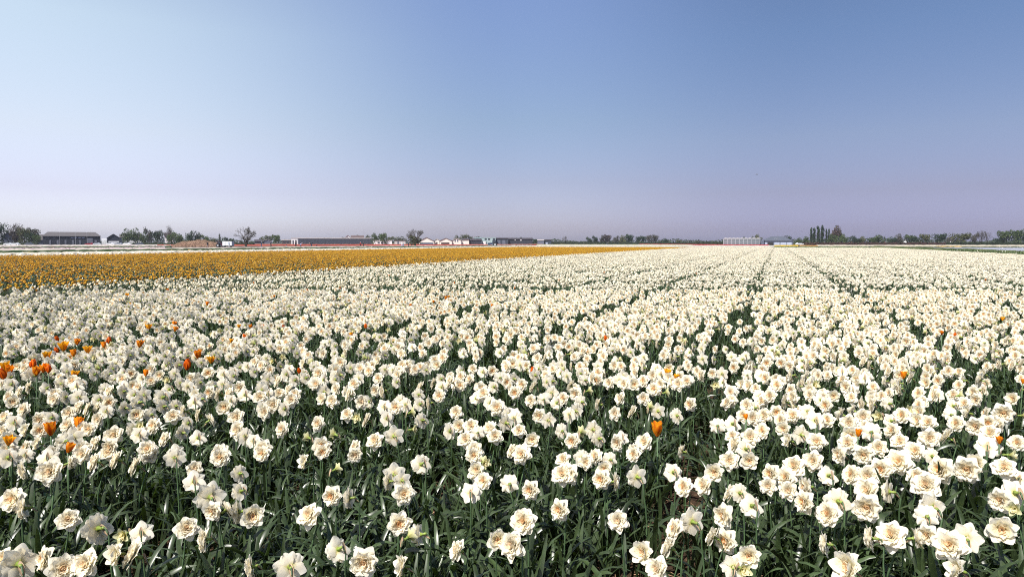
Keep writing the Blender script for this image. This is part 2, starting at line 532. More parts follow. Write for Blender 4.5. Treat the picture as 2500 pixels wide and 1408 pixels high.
def scatter(name, coll, pts, idx, rots, scl, label, cat, kind='stuff'):
    me = bpy.data.meshes.new(name)
    pts = np.asarray(pts, float)
    me.from_pydata(pts.tolist(), [], [])
    a = me.attributes.new('pick', 'INT', 'POINT'); a.data.foreach_set('value', np.asarray(idx, np.int32))
    a = me.attributes.new('turn', 'FLOAT_VECTOR', 'POINT'); a.data.foreach_set('vector', np.asarray(rots, np.float32).ravel())
    scl = np.asarray(scl, np.float32)
    if scl.ndim == 1: scl = np.repeat(scl[:, None], 3, 1)
    a = me.attributes.new('size', 'FLOAT_VECTOR', 'POINT'); a.data.foreach_set('vector', scl.ravel())
    o = obj(name, me)
    ng = bpy.data.node_groups.new(name + '_nodes', 'GeometryNodeTree')
    ng.interface.new_socket('Geometry', in_out='INPUT', socket_type='NodeSocketGeometry')
    ng.interface.new_socket('Geometry', in_out='OUTPUT', socket_type='NodeSocketGeometry')
    N, K = ng.nodes, ng.links
    gi, go = N.new('NodeGroupInput'), N.new('NodeGroupOutput')
    ci = N.new('GeometryNodeCollectionInfo'); ci.inputs['Collection'].default_value = coll
    ci.inputs['Separate Children'].default_value = True; ci.inputs['Reset Children'].default_value = True
    ip = N.new('GeometryNodeInstanceOnPoints'); ip.inputs['Pick Instance'].default_value = True
    def attr(nm, ty):
        x = N.new('GeometryNodeInputNamedAttribute'); x.data_type = ty; x.inputs['Name'].default_value = nm
        return x.outputs['Attribute']
    er = N.new('FunctionNodeEulerToRotation')
    K.new(attr('turn', 'FLOAT_VECTOR'), er.inputs[0])
    mp = N.new('GeometryNodeMeshToPoints')
    K.new(gi.outputs[0], mp.inputs['Mesh'])
    K.new(mp.outputs['Points'], ip.inputs['Points'])
    K.new(ci.outputs[0], ip.inputs['Instance'])
    K.new(attr('pick', 'INT'), ip.inputs['Instance Index'])
    K.new(er.outputs[0], ip.inputs['Rotation'])
    K.new(attr('size', 'FLOAT_VECTOR'), ip.inputs['Scale'])
    K.new(ip.outputs[0], go.inputs[0])
    md = o.modifiers.new('copies', 'NODES'); md.node_group = ng
    tag(o, label, cat, None, kind)
    return o

# ------------------------------------------------------------------ daffodils read off the photograph: x, y, what we see of the bloom, width
A_ = "85,70,B,200 260,45,B,130 490,75,B,190 250,190,L,190 510,215,F,260 700,125,R,120 840,35,F,160 970,110,L,170 1100,20,F,150 1190,90,L,180 1390,150,L,190 1510,30,F,180 1780,70,B,180 2245,70,F,180 2440,230,B,150 1980,180,F,120 1975,310,B,200 2450,410,B,170 2140,470,B,290 2300,600,R,130 2170,610,F,130 135,500,F,240 250,585,L,230 695,700,F,210 1000,790,B,310 1270,850,Y,200 1440,830,B,190 1200,1050,L,220 1370,1060,L,280 1900,790,F,220 2090,900,L,230 2430,620,L,230 40,1100,F,170 190,1150,B,350 470,1100,L,230 640,1200,F,280 880,1150,F,270"
B_ = "170,30,F,150 610,110,L,150 910,190,Y,140 780,10,F,140 1780,140,B,180 2320,50,F,150 2340,230,F,160 2420,120,Y,110 2290,430,B,180 1110,40,F,120 1460,310,L,160 1610,440,F,210 1590,300,B,130 880,460,F,190 1060,480,L,190 650,660,F,250 70,660,F,240 940,1000,B,240 1560,740,F,220 1650,880,Y,180 1780,850,L,200 2160,1010,L,190 1200,1130,F,290 450,1180,B,280 60,1180,L,150 1610,1170,L,190"
C_ = "310,40,F,190 730,90,F,140 720,240,F,220 800,230,F,200 1060,60,F,150 1210,90,B,120 1450,40,F,140 1120,290,F,190 1150,180,F,140 1250,310,R,120 185,340,B,180 400,400,F,180 700,600,F,200 1850,220,B,170 1960,370,F,190 2160,350,F,190 2420,100,F,190 2270,220,F,200 2440,440,L,180 2370,660,F,240 1290,710,F,200 330,720,F,260 220,960,F,290 60,900,F,200 1870,800,L,200 2040,720,B,260 1810,980,L,170 1550,1030,F,240 2260,870,L,170 2390,920,F,230 1690,1200,F,230 2460,1180,B,150"
D_ = "50,50,F,110 130,70,F,130 230,50,F,130 330,20,F,110 370,90,F,110 470,50,F,130 390,160,F,120 210,180,F,90 110,230,F,150 70,330,B,140 100,430,F,150 440,260,L,120 540,210,B,150 670,270,F,150 660,90,B,150 760,90,F,120 940,110,F,140 1060,60,F,140 960,220,F,170 1200,50,Y,130 1130,190,B,170 1390,50,F,140 1310,180,F,140 1540,20,F,120 1610,110,F,130 1620,240,F,170 1770,230,L,150 1850,120,F,140 2010,140,F,160 2110,110,F,130 2130,200,F,160 2200,120,F,120 2240,30,F,180 2110,310,B,190 2360,280,F,130 2290,380,Y,180 2250,490,F,190 2380,580,B,130 640,430,F,170 480,480,F,210 410,570,F,170 430,680,F,140 590,650,L,170 570,780,F,180 260,640,F,120 20,700,B,140 120,810,B,180 850,770,B,220 770,880,F,210 930,285,F,160 1060,380,F,150 1190,320,F,140 870,380,F,150 1370,270,F,140 1500,350,F,160 1360,440,F,220 970,550,F,170 1100,560,F,190 1210,500,F,180 1100,680,F,220 1090,820,F,240 1640,390,B,120 1720,510,F,230 1930,500,F,220 2020,450,F,170 1590,640,F,250 1510,560,F,150 1640,820,B,240 1600,900,B,180 1600,1050,F,140 2220,760,F,190 2340,700,B,220 2340,830,Y,150 2230,1010,F,250 1300,1060,F,260 1130,1080,L,180 1490,1080,R,110 1790,1140,F,270 1930,1080,B,230 750,1130,L,170 100,1230,F,190 950,1330,F,300 1870,1350,L,200 40,1340,Y,160"
E_ = "555,75,F,100 640,100,B,90 720,90,F,90 790,150,B,110 910,160,B,120 850,60,F,100 900,30,F,100 980,210,F,90 1085,230,L,100 920,280,F,110 735,230,B,100 645,290,F,130 580,330,B,110 765,410,F,150 705,370,B,110 860,470,B,110 910,500,B,120 1060,350,F,110 1170,340,B,110 1240,280,B,110 1280,370,B,100 1340,330,F,90 1245,180,B,100 1190,130,F,90 1130,480,F,120 1210,520,B,120 410,450,F,120 440,570,F,130 110,520,B,130 20,600,Y,110 90,380,B,110 175,370,L,100 260,310,F,100 400,205,L,90 275,160,B,90 95,60,F,100 245,40,F,100 490,690,F,150 570,780,F,150 700,590,F,120 595,630,B,110 745,660,F,130 730,600,L,120 955,610,F,110 1070,690,F,130 985,800,F,150 900,790,L,110 590,950,F,130 650,890,Y,100 100,900,B,150 1410,220,L,100 1450,290,F,120 1500,360,B,110 1450,440,B,120 1555,265,Y,90 1530,170,B,110 1640,170,F,120 1740,195,F,100 1830,170,B,110 1650,380,L,110 1790,460,F,90 1840,330,F,110 1960,210,F,100 2040,330,F,110 2130,250,F,120 2165,440,B,120 2090,410,Y,80 2190,120,B,110 2300,190,F,110 2430,170,F,90 1950,450,L,110 2040,180,F,100 2330,480,B,100 1420,700,F,130 1490,630,Y,100 1600,600,B,140 1650,680,B,130 1950,790,L,140 2050,710,F,150 2380,790,L,110"
G_ = "60,490,F,140 45,250,F,160 170,510,L,150 300,510,L,150 230,270,B,150 355,240,B,130 430,430,F,140 490,520,B,170 245,670,F,200 385,790,F,190 410,950,F,230 700,410,B,140 770,330,B,130 610,240,B,120 1100,340,B,140 1210,255,B,130 1030,210,B,130 900,360,L,130 1030,460,L,130 905,500,F,130 830,640,F,190 730,730,F,130 1010,610,L,140 1400,260,F,200 1560,590,F,170 1460,480,B,140 1440,570,F,120 1750,480,L,130 1570,200,B,130 1780,190,B,120 1900,200,F,120 2010,230,F,140 2200,210,B,130 2080,460,F,110 1740,760,F,150 1860,790,Y,150 1985,830,L,140 2390,600,B,130 2450,640,B,130 1385,870,F,110 945,940,F,140 1270,1040,Y,130 1590,1000,Y,120 1420,1140,F,210 1840,1160,L,170 2080,1080,F,210 2310,1020,B,230 710,1170,F,200 600,1080,B,150 190,1220,F,200 60,830,R,160 2120,320,F,120 2370,230,F,150 1880,320,B,110"
H_ = "140,390,B,160 250,490,L,160 360,430,L,120 100,260,B,130 420,60,B,150 35,170,B,130 350,280,B,150 660,260,B,140 570,440,B,150 680,510,F,160 750,380,B,140 890,350,F,150 1000,390,B,140 500,260,L,120 600,30,B,140 860,60,F,130 960,550,B,190 970,670,L,170 1080,690,L,140 1200,690,L,150 1210,580,B,160 1330,610,F,140 1340,480,L,150 840,740,F,150 840,890,F,200 1300,720,B,160 1200,820,F,120 1520,430,B,170 1600,260,F,140 1500,330,F,120 1640,520,B,160 1760,520,B,140 1670,760,F,190 1700,610,B,190 1530,680,B,160 1960,280,F,130 1990,550,B,230 2000,660,B,160 2110,780,F,190 2400,520,L,150 1880,900,F,200 1850,760,B,140 2130,260,B,110 1710,900,Y,140 2020,1060,L,170 2230,980,B,160 1390,1010,F,220 1010,940,F,130 1090,940,F,150 890,1040,B,230 1010,1180,F,190 1170,1110,L,170 1350,1150,F,200 1800,1180,F,200 2150,1220,B,190 480,1110,L,160 120,1060,B,190 330,950,L,180 490,950,F,180 180,860,B,200 60,800,F,150 480,820,F,140 630,800,B,160 100,1210,F,200 620,1230,F,160 330,1160,L,150 2250,720,L,150 2430,760,L,140 40,960,F,150"

HAND = []
for txt, x0, y0, s, ylim in ((A_, 0, 1100, 4.1667, 0), (B_, 600, 1100, 4.1667, 0), (C_, 1200, 1100, 4.1667, 0), (D_, 1800, 1000, 3.4514, 0), (E_, 1000, 880, 3.5714, 0), (G_, 500, 860, 5.0, 0), (H_, 0, 860, 5.0, 0)):
    for tok in txt.split():
        a, b, k, w = tok.split(',')
        HAND.append((x0 + float(a) / s, y0 + float(b) / s, k, float(w) / s))

def hand_region(px, py):
    """parts of the picture where every bloom was read off the photograph"""
    if px < 1800 and py > 1100: return True
    if px >= 1800 and py > 1010: return True
    if 1000 < px < 1700 and 950 < py <= 1100: return True
    if px < 1000 and 1000 < py <= 1100: return True
    return False

PLANTS = []          # dict: pos(x,y,z of head), look, az, proto, scale, px, py, depth
def facing(look, x, y, rng):
    to_cam = math.atan2(-y, -x)
    sun_az = math.atan2(sun_dir.y, sun_dir.x)
    if look == 'F': return to_cam - rng.uniform(-.15, .95)       # turned to the camera, leaning to the left (the sun)
    if look == 'B': return to_cam + PI + rng.uniform(-.1, .8)
    if look == 'L': return to_cam - PI / 2 + rng.uniform(-.35, .45)
    if look == 'R': return to_cam + PI / 2 + rng.uniform(-.3, .3)
    return rng.uniform(0, 6.28)

def add_plant(x, y, z, look, scale, rng):
    az = facing(look, x, y, rng)
    if look == 'Y': pr = BUD
    elif look == 'B': pr = OPEN_B[rng.integers(len(OPEN_B))]
    elif look == 'F': pr = OPEN_F[rng.integers(len(OPEN_F))]
    else: pr = [0, 9, 3, 6, 5, 12, 13, 15][rng.integers(8)]
    px, py = project((x, y, z))
    PLANTS.append(dict(x=x, y=y, z=z, look=look, az=az, pr=pr, s=scale, px=px, py=py))

rng = np.random.default_rng(11)
for (px, py, k, w) in HAND:
    z = HEAD_Z + rng.normal(0, .012)
    p = at_z(px, py, z)
    depth = p.length
    s = w / F_PX * p.y / 0.100
    s = min(1.3, max(.78, s * 0.8 + 0.28))
    if k == 'Y': s = min(1.0, s)
    add_plant(p.x, p.y, z, k, s, rng)
hand_xy = np.array([(p['x'], p['y']) for p in PLANTS])

FURROW0, FURROW_D = -0.45, 2.03
L_MIN, L_MAX, T_END = -16.7, 20.2, 150.0
def furrow_dist(L):
    q = (L - FURROW0) / FURROW_D
    return abs(q - np.round(q)) * FURROW_D

def in_view(x, y, m=0.0):
    return y > 0.3 and abs(x) < (0.75 + m) * y + 1.6

def value_noise(x, y):
    return 0.5 + 0.25 * math.sin(1.3 * x + 1.7 * math.sin(0.9 * y)) + 0.25 * math.sin(1.1 * y + 2.1 * math.sin(0.7 * x + 1))

NEAR_END = 15.0
cell = 0.138
rng = np.random.default_rng(5)
t0g, t1g = -14.0, 24.0
for i in range(int((t1g - t0g) / cell)):
    for j in range(int((L_MAX - L_MIN) / cell)):
        t = t0g + (i + rng.random()) * cell
        L = L_MIN + (j + rng.random()) * cell
        x, y = bed(t, L)
        if y > NEAR_END or y < 1.2 or not in_view(x, y, .1): continue
        fd = furrow_dist(L)
        dens = 1.0 if fd > 0.24 else (0.14 if fd < 0.12 else 0.5)
        # the beds on the left are thinner, with bare patches
        thin = 0.84 if x < 0 else 0.95
        if y < 3.6: thin *= 0.72
        if L < -13.6: thin *= 0.5
        thin *= 0.62 + 0.55 * value_noise(x * 1.3, y * 1.3)
        if y > 4.5: dens = 1.0 if fd > .20 else (.26 if fd < .13 else .6)
        if rng.random() > dens * thin: continue
        z = HEAD_Z + rng.normal(0, .022)
        px, py = project((x, y, z))
        if hand_region(px, py) and -40 < px < 2540 and (py > 1230 or rng.random() > .22): continue
        if y < 7 and np.min(np.hypot(hand_xy[:, 0] - x, hand_xy[:, 1] - y)) < 0.09: continue
        # blooms face the sun: from here we see backs at the left of the picture and faces at the right
        r = rng.random()
        lean = (px - 1250) / 1250
        if r < 0.07: look = 'Y'
        elif r < 0.07 + max(0.08, 0.40 - 0.42 * lean): look = 'B'
        elif r < 0.60 - 0.18 * lean: look = 'L'
        else: look = 'F'
        add_plant(x, y, z, look, rng.uniform(.72, 1.04), rng)

cam_depth = lambda p: p['y']
vis = [p for p in PLANTS if -12 < p['px'] < 2512 and p['py'] < 1425]
vis.sort(key=lambda p: -p['s'] / p['y'])
for p in vis[:300]: p['hero'] = True
heroes = vis[:300]

# ------------------------------------------------------------------ the 300 daffodils that show largest, each with its own parts
WORD = ['first', 'second', 'third', 'fourth', 'fifth', 'sixth', 'seventh', 'eighth', 'ninth', 'tenth', 'eleventh', 'twelfth', 'thirteenth', 'fourteenth', 'fifteenth',
        'sixteenth', 'seventeenth', 'eighteenth', 'nineteenth', 'twentieth', 'twenty-first', 'twenty-second', 'twenty-third', 'twenty-fourth', 'twenty-fifth', 'twenty-sixth', 'twenty-seventh', 'twenty-eighth', 'twenty-ninth', 'thirtieth']
LOOK_WORDS = {'F': 'cream double daffodil facing us', 'B': 'cream daffodil seen from behind', 'L': 'cream daffodil in left profile', 'R': 'cream daffodil in right profile', 'Y': 'half-open yellow-green daffodil bud'}
hs = sorted(heroes, key=lambda p: -p['py'])
nb = 6
BAND = ['along bottom edge', 'in second band up', 'in third band up', 'in fourth band up', 'in fifth band up', 'in sixth band up']
bands = {}
for i, p in enumerate(hs):
    p['band'] = min(nb - 1, i * nb // len(hs))
    p['half'] = 0 if p['px'] < 1250 else 1
    bands.setdefault((p['band'], p['half'], p['look']), []).append(p)
for (bn, hf, lk), ps in bands.items():
    ps.sort(key=lambda p: p['px'])
    for i, p in enumerate(ps):
        side = ('left', 'right')[hf] + ' half'
        if len(ps) == 1:
            p['label'] = 'only %s %s, %s' % (LOOK_WORDS[lk], BAND[bn], side)
        else:
            p['label'] = '%s, %s from left %s, %s' % (LOOK_WORDS[lk], WORD[i], BAND[bn], side)

proto_mesh = []
for i, P in enumerate(PIECES):
    d = {}
    d['petal'] = [b.mesh('petal', [M_PETAL]) for b in P['outer']]
    d['heart'] = P['heart'].mesh('flower_heart', [M_PETAL])
    d['stem'] = P['stem'].mesh('stem', [M_STEM])
    d['flower_neck'] = P['flower_neck'].mesh('flower_neck', [M_STEM])
    d['papery_sheath'] = P['papery_sheath'].mesh('papery_sheath', [M_PAPER])
    d['leaves'] = [b.mesh('leaf', [M_LEAF]) for b in P['leaves']]
    proto_mesh.append(d)

def base_of(p):
    """root of the plant so that the bloom's centre comes to p"""
    P = PIECES[p['pr']]
    c, s = math.cos(p['az']), math.sin(p['az'])
    hx, hy = P['C'][0] * p['s'], P['C'][1] * p['s']
    return p['x'] - (hx * c - hy * s), p['y'] - (hx * s + hy * c)

for p in heroes:
    P, d = PIECES[p['pr']], proto_mesh[p['pr']]
    bx, by = base_of(p)
    root = empty('daffodil', (bx, by, 0), p['az'])
    zs = p['z'] / P['C'][2]
    root.scale = (p['s'], p['s'], p['s'])
    root.location.z = p['z'] - P['C'][2] * p['s']
    tag(root, p['label'], 'daffodil', 'cream double daffodils in the foreground')
    # stretch or shorten the stem so that it starts in the soil
    st = obj('stem', d['stem'], root)
    drop = root.location.z / p['s']
    if drop > 0: st.scale.z = 1.0; 
    fl = obj('flower', d['heart'], root); fl.matrix_local = P['M']
    for me in d['petal']: obj('petal', me, fl)
    obj('flower_neck', d['flower_neck'], root)
    obj('papery_sheath', d['papery_sheath'], root)
    for me in d['leaves']:
        lf = obj('leaf', me, root); lf.location.z = -drop
    if drop > 0:      # the plant hangs above the soil by drop: lengthen the stem downwards
        h = P['C'][2]
        st.scale.z = (h + drop) / h
        st.location.z = -drop

# every other daffodil of the near field, one mass
coll_d = make_variants('daffodil_copy', [joined(P) for P in PIECES], PL_MATS)
pts, idx, rot, scl = [], [], [], []
for p in PLANTS:
    if p.get('hero'): continue
    bx, by = base_of(p)
    z = p['z'] / (PIECES[p['pr']].get('C')[2])
    pts.append((bx, by, 0)); idx.append(p['pr']); rot.append((0, 0, p['az'])); scl.append((p['s'], p['s'], z))
scatter('daffodil_field_near', coll_d, pts, idx, rot, scl, 'near field of cream double daffodils behind the large front blooms', 'daffodil field')

# leaves between the near plants
rng = np.random.default_rng(21)
coll_l = make_variants('leaf_clump', [leaf_clump(300 + i) for i in range(8)], [M_LEAF])
pts, idx, rot, scl = [], [], [], []
cell = 0.092
for i in range(int((t1g - t0g) / cell)):
    for j in range(int((L_MAX - L_MIN) / cell)):
        t = t0g + (i + rng.random()) * cell; L = L_MIN + (j + rng.random()) * cell
        x, y = bed(t, L)
        if y > 13 or y < 1.15 or not in_view(x, y, .1): continue
        fd = furrow_dist(L)
        dens = 0.95 if fd > .22 else ((0.08 if y < 4.5 else .3) if fd < .13 else .5)
        nz = value_noise(x * 2.6 + 3, y * 2.3)
        dens *= 0.25 + 0.75 * min(1, nz * 1.6)
        if y > 6: dens *= .5
        if rng.random() > dens: continue
        pts.append((x, y, 0)); idx.append(rng.integers(8)); rot.append((0, 0, rng.uniform(0, 6.28))); scl.append((1, 1, 1) * np.array(rng.uniform(.78, 1.02)))
scatter('daffodil_leaves', coll_l, pts, idx, rot, scl, 'dark green strap leaves crowding between the near daffodils', 'leaves')

# straw and bark bits on the soil
def straw_bits():
    rng = np.random.default_rng(31)
    b = Buf()
    n = 9000
    for i in range(n):
        y = rng.uniform(1.2, 5.5); x = rng.uniform(-.85, .85) * y
        a = rng.uniform(0, PI); l = rng.uniform(.008, .035); w = rng.uniform(.001, .003); z = rng.uniform(.004, .02); dz = rng.normal(0, .006)
        dx, dy = math.cos(a) * l, math.sin(a) * l
        nx, ny = -math.sin(a) * w, math.cos(a) * w
        c = np.array((.34, .22, .13)) * rng.uniform(.5, 1.4)
        b.add([(x - dx - nx, y - dy - ny, z - dz), (x + dx - nx, y + dy - ny, z + dz), (x + dx + nx, y + dy + ny, z + dz), (x - dx + nx, y - dy + ny, z - dz)], [(0, 1, 2, 3)], 0, c)
    o = part('straw_litter', b, M_PAPER)
    tag(o, 'pale straw and bark bits scattered on the dark soil', 'straw', None, 'stuff')
straw_bits()

# ------------------------------------------------------------------ tiles of small plants for the field farther off
def small_flower(b, x, y, z, az, pitch, s, rng, outer, inner, heart, dense=1):
    """a bloom of some thirty triangles"""
    p = pitch
    n = np.array((math.cos(p) * math.cos(az), math.cos(p) * math.sin(az), math.sin(p)))
    u = np.array((-math.sin(az), math.cos(az), 0)); w = np.cross(n, u)
    c = np.array((x, y, z))
    V, F, C = [c - n * .012 * s], [], [YGREEN * .6]
    k = 6
    a0 = rng.uniform(0, 6)
    for i in range(k * 2):
        a = a0 + PI * i / k
        r = (.050 if i % 2 == 0 else .030) * s * rng.uniform(.88, 1.12)
        V.append(c + (math.cos(a) * u + math.sin(a) * w) * r + n * rng.normal(.002, .005) * s); C.append(outer)
    for i in range(k * 2): F.append((0, 1 + i, 1 + (i + 1) % (2 * k)))
    b.add(V, F, 0, np.array(C))
    V, C, F = [], [], []
    for r, h, m in ((.034, .006, 5), (.022, .022, 5)):
        for i in range(m):
            a = a0 + 2 * PI * i / m + r * 40
            V.append(c + (math.cos(a) * u + math.sin(a) * w) * r * s * rng.uniform(.8, 1.2) + n * h * s * rng.uniform(.7, 1.3)); C.append(inner)
    V.append(c + n * .018 * s); C.append(heart)
    for i in range(5):
        j = (i + 1) % 5
        F += [(i, j, 5 + j, 5 + i), (5 + i, 5 + j, 10)]
    b.add(V, F, 0, np.array(C))

def blade(b, x, y, az, L, w, lean, g, mat=2):
    p = np.array((x, y, 0.0)); a = lean
    side = np.array((-math.sin(az), math.cos(az), 0)) * w
    V = []
    for i in range(4):
        V += [p - side * (1, 1, .9, .3)[i], p + side * (1, 1, .9, .3)[i]]
        p = p + np.array((math.cos(az) * math.sin(a), math.sin(az) * math.sin(a), math.cos(a))) * L / 3
        a += lean * 1.5 + .25
    b.add(V, [(0, 1, 3, 2), (2, 3, 5, 4), (4, 5, 7, 6)], mat, g)

def white_tile(seed, lod, ns=76):
    rng = np.random.default_rng(seed)
    b = Buf()
    W, Ln = FURROW_D, 1.0
    heads = []
    tries = 0
    while len(heads) < ns and tries < 900:
        tries += 1
        l = rng.uniform(-W / 2, W / 2); t = rng.uniform(-.5, .5)
        e = W / 2 - abs(l)
        if e < .22 and rng.random() > (.28 if e < .13 else .62): continue
        if any((l - a) ** 2 + (t - c) ** 2 < .07 ** 2 for a, c in heads): continue
        heads.append((l, t))
    g = np.array((0.040, 0.062, 0.024))
    for (l, t) in heads:
        z = HEAD_Z + rng.normal(0, .022)
        # facing in world: towards the sun, wide spread; tiles are laid turned by -TH
        az = math.radians(170) + rng.normal(.45, .75) + TH
        pk = rng.uniform(0, .5)
        small_flower(b, l, t, z, az, math.radians(rng.normal(6, 22)), rng.uniform(.74, 1.05), rng, WHITE * rng.uniform(.95, 1.0), CREAM * (1 - pk * .2) + PEACH * pk * .2, CREAM * (1 - pk) + PEACH * pk)
        blade(b, l, t, rng.uniform(0, 6.28), z, .004, .03, STEM_G, 1)
        for k in range(5 if lod == 0 else 3):
            blade(b, l + rng.normal(0, .05), t + rng.normal(0, .05), rng.uniform(0, 6.28), rng.uniform(.28, .42), .008, rng.uniform(.05, .3), g * rng.uniform(.7, 1.4))
    return b

def orange_plant(b, x, y, rng, lod=0, h=.36):
    z = h + rng.normal(0, .05)
    t = rng.random()
    c = np.array((0.56, 0.27, 0.02)) * (1 - t) + np.array((0.74, 0.48, 0.04)) * t
    g = np.array((0.055, 0.075, 0.035))
    # a rounded double bloom: three whorls of short pointed petals round a tight middle
    s = rng.uniform(.5, .88)
    V, F, C = [], [], []
    a0 = rng.uniform(0, 6)
    tilt = rng.normal(0, .3, 2)
    k = 6
    for (r, hh) in ((.012, -.03), (.034, -.008), (.030, .018), (.010, .030)):
        for i in range(k):
            a = a0 + 2 * PI * i / k + hh * 9
            rr = r * s * (1.35 if (i + (hh > 0)) % 2 else .7) * rng.uniform(.8, 1.25)
            V.append((x + math.cos(a) * rr + tilt[0] * hh, y + math.sin(a) * rr + tilt[1] * hh, z + hh * s * rng.uniform(.8, 1.2)))
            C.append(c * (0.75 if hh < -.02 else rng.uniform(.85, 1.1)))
    for q in range(3):
        for i in range(k):
            j = (i + 1) % k
            F.append((q * k + i, q * k + j, (q + 1) * k + j, (q + 1) * k + i))
    F.append(tuple(3 * k + i for i in range(k)))
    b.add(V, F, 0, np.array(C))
    blade(b, x, y, rng.uniform(0, 6.28), z, .004, .02, STEM_G, 1)
    for q in range(4):
        blade(b, x + rng.normal(0, .03), y + rng.normal(0, .03), rng.uniform(0, 6.28), rng.uniform(.2, .36), .011, rng.uniform(.08, .35), g * rng.uniform(.7, 1.3))

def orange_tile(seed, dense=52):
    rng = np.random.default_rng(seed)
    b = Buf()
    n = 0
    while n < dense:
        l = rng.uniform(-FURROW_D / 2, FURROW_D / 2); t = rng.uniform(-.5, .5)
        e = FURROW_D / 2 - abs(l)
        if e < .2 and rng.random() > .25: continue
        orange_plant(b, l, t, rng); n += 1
    return b

TILE_MATS = [M_PETAL, M_STEM, M_LEAF]
OTILE_MATS = [M_TULIP, M_STEM, M_LEAF]
coll_w = make_variants('white_bed_tile', [white_tile(400 + i, 0) for i in range(8)] + [white_tile(420 + i, 0, 40) for i in range(4)], TILE_MATS)
coll_o = make_variants('orange_bed_tile', [orange_tile(500 + i) for i in range(7)] + [orange_tile(520 + i, 34) for i in range(5)], OTILE_MATS, False)

pts, idx, rot, scl = [], [], [], []
rng = np.random.default_rng(8)
nbed = 18
for k in range(-9, 11):
    Lc = FURROW0 + (k + .5) * FURROW_D
    if Lc < L_MIN - .2 or Lc > L_MAX + .2: continue
    end = (T_END + 14 if Lc < 0 else T_END) + rng.uniform(-.8, .8)
    for ti in range(0, int(end)):
        t = ti + .5
        x, y = bed(t, Lc)
        if y - .8 < NEAR_END - .1: continue
        if not in_view(x, y, .12): continue
        pts.append((x, y, 0)); idx.append(8 + rng.integers(4) if (Lc < -14.5 or rng.random() < .06) else rng.integers(8)); rot.append((0, 0, -TH)); scl.append((1, 1, rng.uniform(.93, 1.05)))
scatter('daffodil_field_far', coll_w, pts, idx, rot, scl, 'wide field of white daffodils in long beds reaching towards the barns', 'daffodil field')
# fill the seam between single plants and tiles
# (single plants beyond NEAR_END belong to the same field)

pts, idx, rot, scl = [], [], [], []
ORANGE_T_END = 166
O_L0, O_L1 = -17.0, -61.0
near_orange = []
for k in range(0, 60):
    Lc = O_L0 - (k + .5) * FURROW_D
    if Lc < O_L1: break
    for ti in range(-45, ORANGE_T_END):
        x, y = bed(ti + .5, Lc)
        if y < 8 or not in_view(x, y, .12): continue
        if k == 0 and y < 30: continue
        pts.append((x, y, 0)); idx.append(rng.integers(7) if rng.random() < min(1, max(0, (y - 22) / 40)) else 7 + rng.integers(5)); rot.append((0, 0, -TH)); scl.append((1, 1, rng.uniform(.92, 1.06)))
scatter('orange_flower_field', coll_o, pts, idx, rot, scl, 'golden orange flower field beyond the white daffodils at the left', 'flower field')

# single orange flowers of the nearest bed
single = []
for q in range(6):
    b = Buf(); orange_plant(b, 0, 0, np.random.default_rng(600 + q)); single.append(b)
single_me = [b.mesh('orange_flower', OTILE_MATS) for b in single]
rng = np.random.default_rng(77)
cand = []
for i in range(0, 2600):
    t = rng.uniform(-30, 40); L = O_L0 - rng.uniform(0.05, FURROW_D - .1)
    x, y = bed(t, L)
    if y < 8 or y >= 30.5 or not in_view(x, y, .1): continue
    px, py = project((x, y, .36))
    cand.append((y, x, px, -5 < px < 2505))
cand.sort()
seen = [c for c in cand if c[3]][:300]
for (y, x, px, v) in seen:
    o = obj('orange_flower', single_me[rng.integers(6)])
    o.location = (x, y, 0); o.rotation_euler = (0, 0, rng.uniform(0, 6.28))
    tag(o, 'small golden orange flower in the nearest bed of the orange field', 'flower', 'orange flowers nearest the white field')
ss = set(seen)
rest = [c for c in cand if c not in ss]
coll_s = make_variants('orange_single', single, OTILE_MATS)
scatter('orange_flower_edge', coll_s, [(c[1], c[0], 0) for c in rest], [i % 6 for i in range(len(rest))], [(0, 0, i * 1.7) for i in range(len(rest))], np.ones(len(rest)), 'more orange flowers along the first bed of the orange field', 'flowers')

# ------------------------------------------------------------------ tulips astray in the daffodils
def tulip_meshes(seed, c_in, c_edge, openness):
    rng = np.random.default_rng(seed)
    d = {'petal': []}
    for k in range(6):
        out = k % 2
        V, F, c = petal(.062 * rng.uniform(.95, 1.05), .042, 6, 4, math.radians(openness - 8 + rng.uniform(-9, 9)), PI * k / 3 + rng.normal(0, .06), .004 + .002 * out, 0, .75, .26 if openness > 75 else .12, .03, rng, c_in, c_edge, 1.0, 0, .25)
        # flames: edges of each petal turn to the second colour
        cc = []
        for i in range(7):
            for j in range(5):
                v = abs(j / 2 - 1)
                k2 = min(1, .05 + v * .6 + .2 * (i / 6) ** 2 * rng.uniform(.3, 1.3))
                cc.append(c_in * (1 - k2) + c_edge * k2)
        b = Buf(); b.add(V, F, 0, np.array(cc))
        d['petal'].append(b)
    b = Buf(); b.tube([(0, 0, -.02), (.004, .003, .2), (0, 0, .43)], [.005, .0045, .004], 6, 0, STEM_G * 1.2)
    d['stem'] = b
    b = Buf(); b.tube([(0, 0, 0), (0, 0, .022)], [.004, .003], 5, 0, np.array((.45, .42, .08)))
    d['pistil'] = b
    d['leaf'] = []
    for k in range(2):
        b = Buf(); b.add(*split3(strap_leaf(.30, .045, rng.uniform(0, 6.28), .25, .9, 0, 0, 8, rng, np.array((.06, .115, .06)))))
        d['leaf'].append(b)
    return d
RED, ORG, YEL = np.array((.70, .07, .008)), np.array((.86, .25, .01)), np.array((.90, .50, .015))
TK = {'r': tulip_meshes(1, RED, ORG, 79), 'o': tulip_meshes(2, ORG, ORG * (1, 1.4, 1), 72), 'y': tulip_meshes(3, YEL * (1, .8, 1), YEL, 62), 'f': tulip_meshes(4, RED, YEL, 70)}
TM = {}
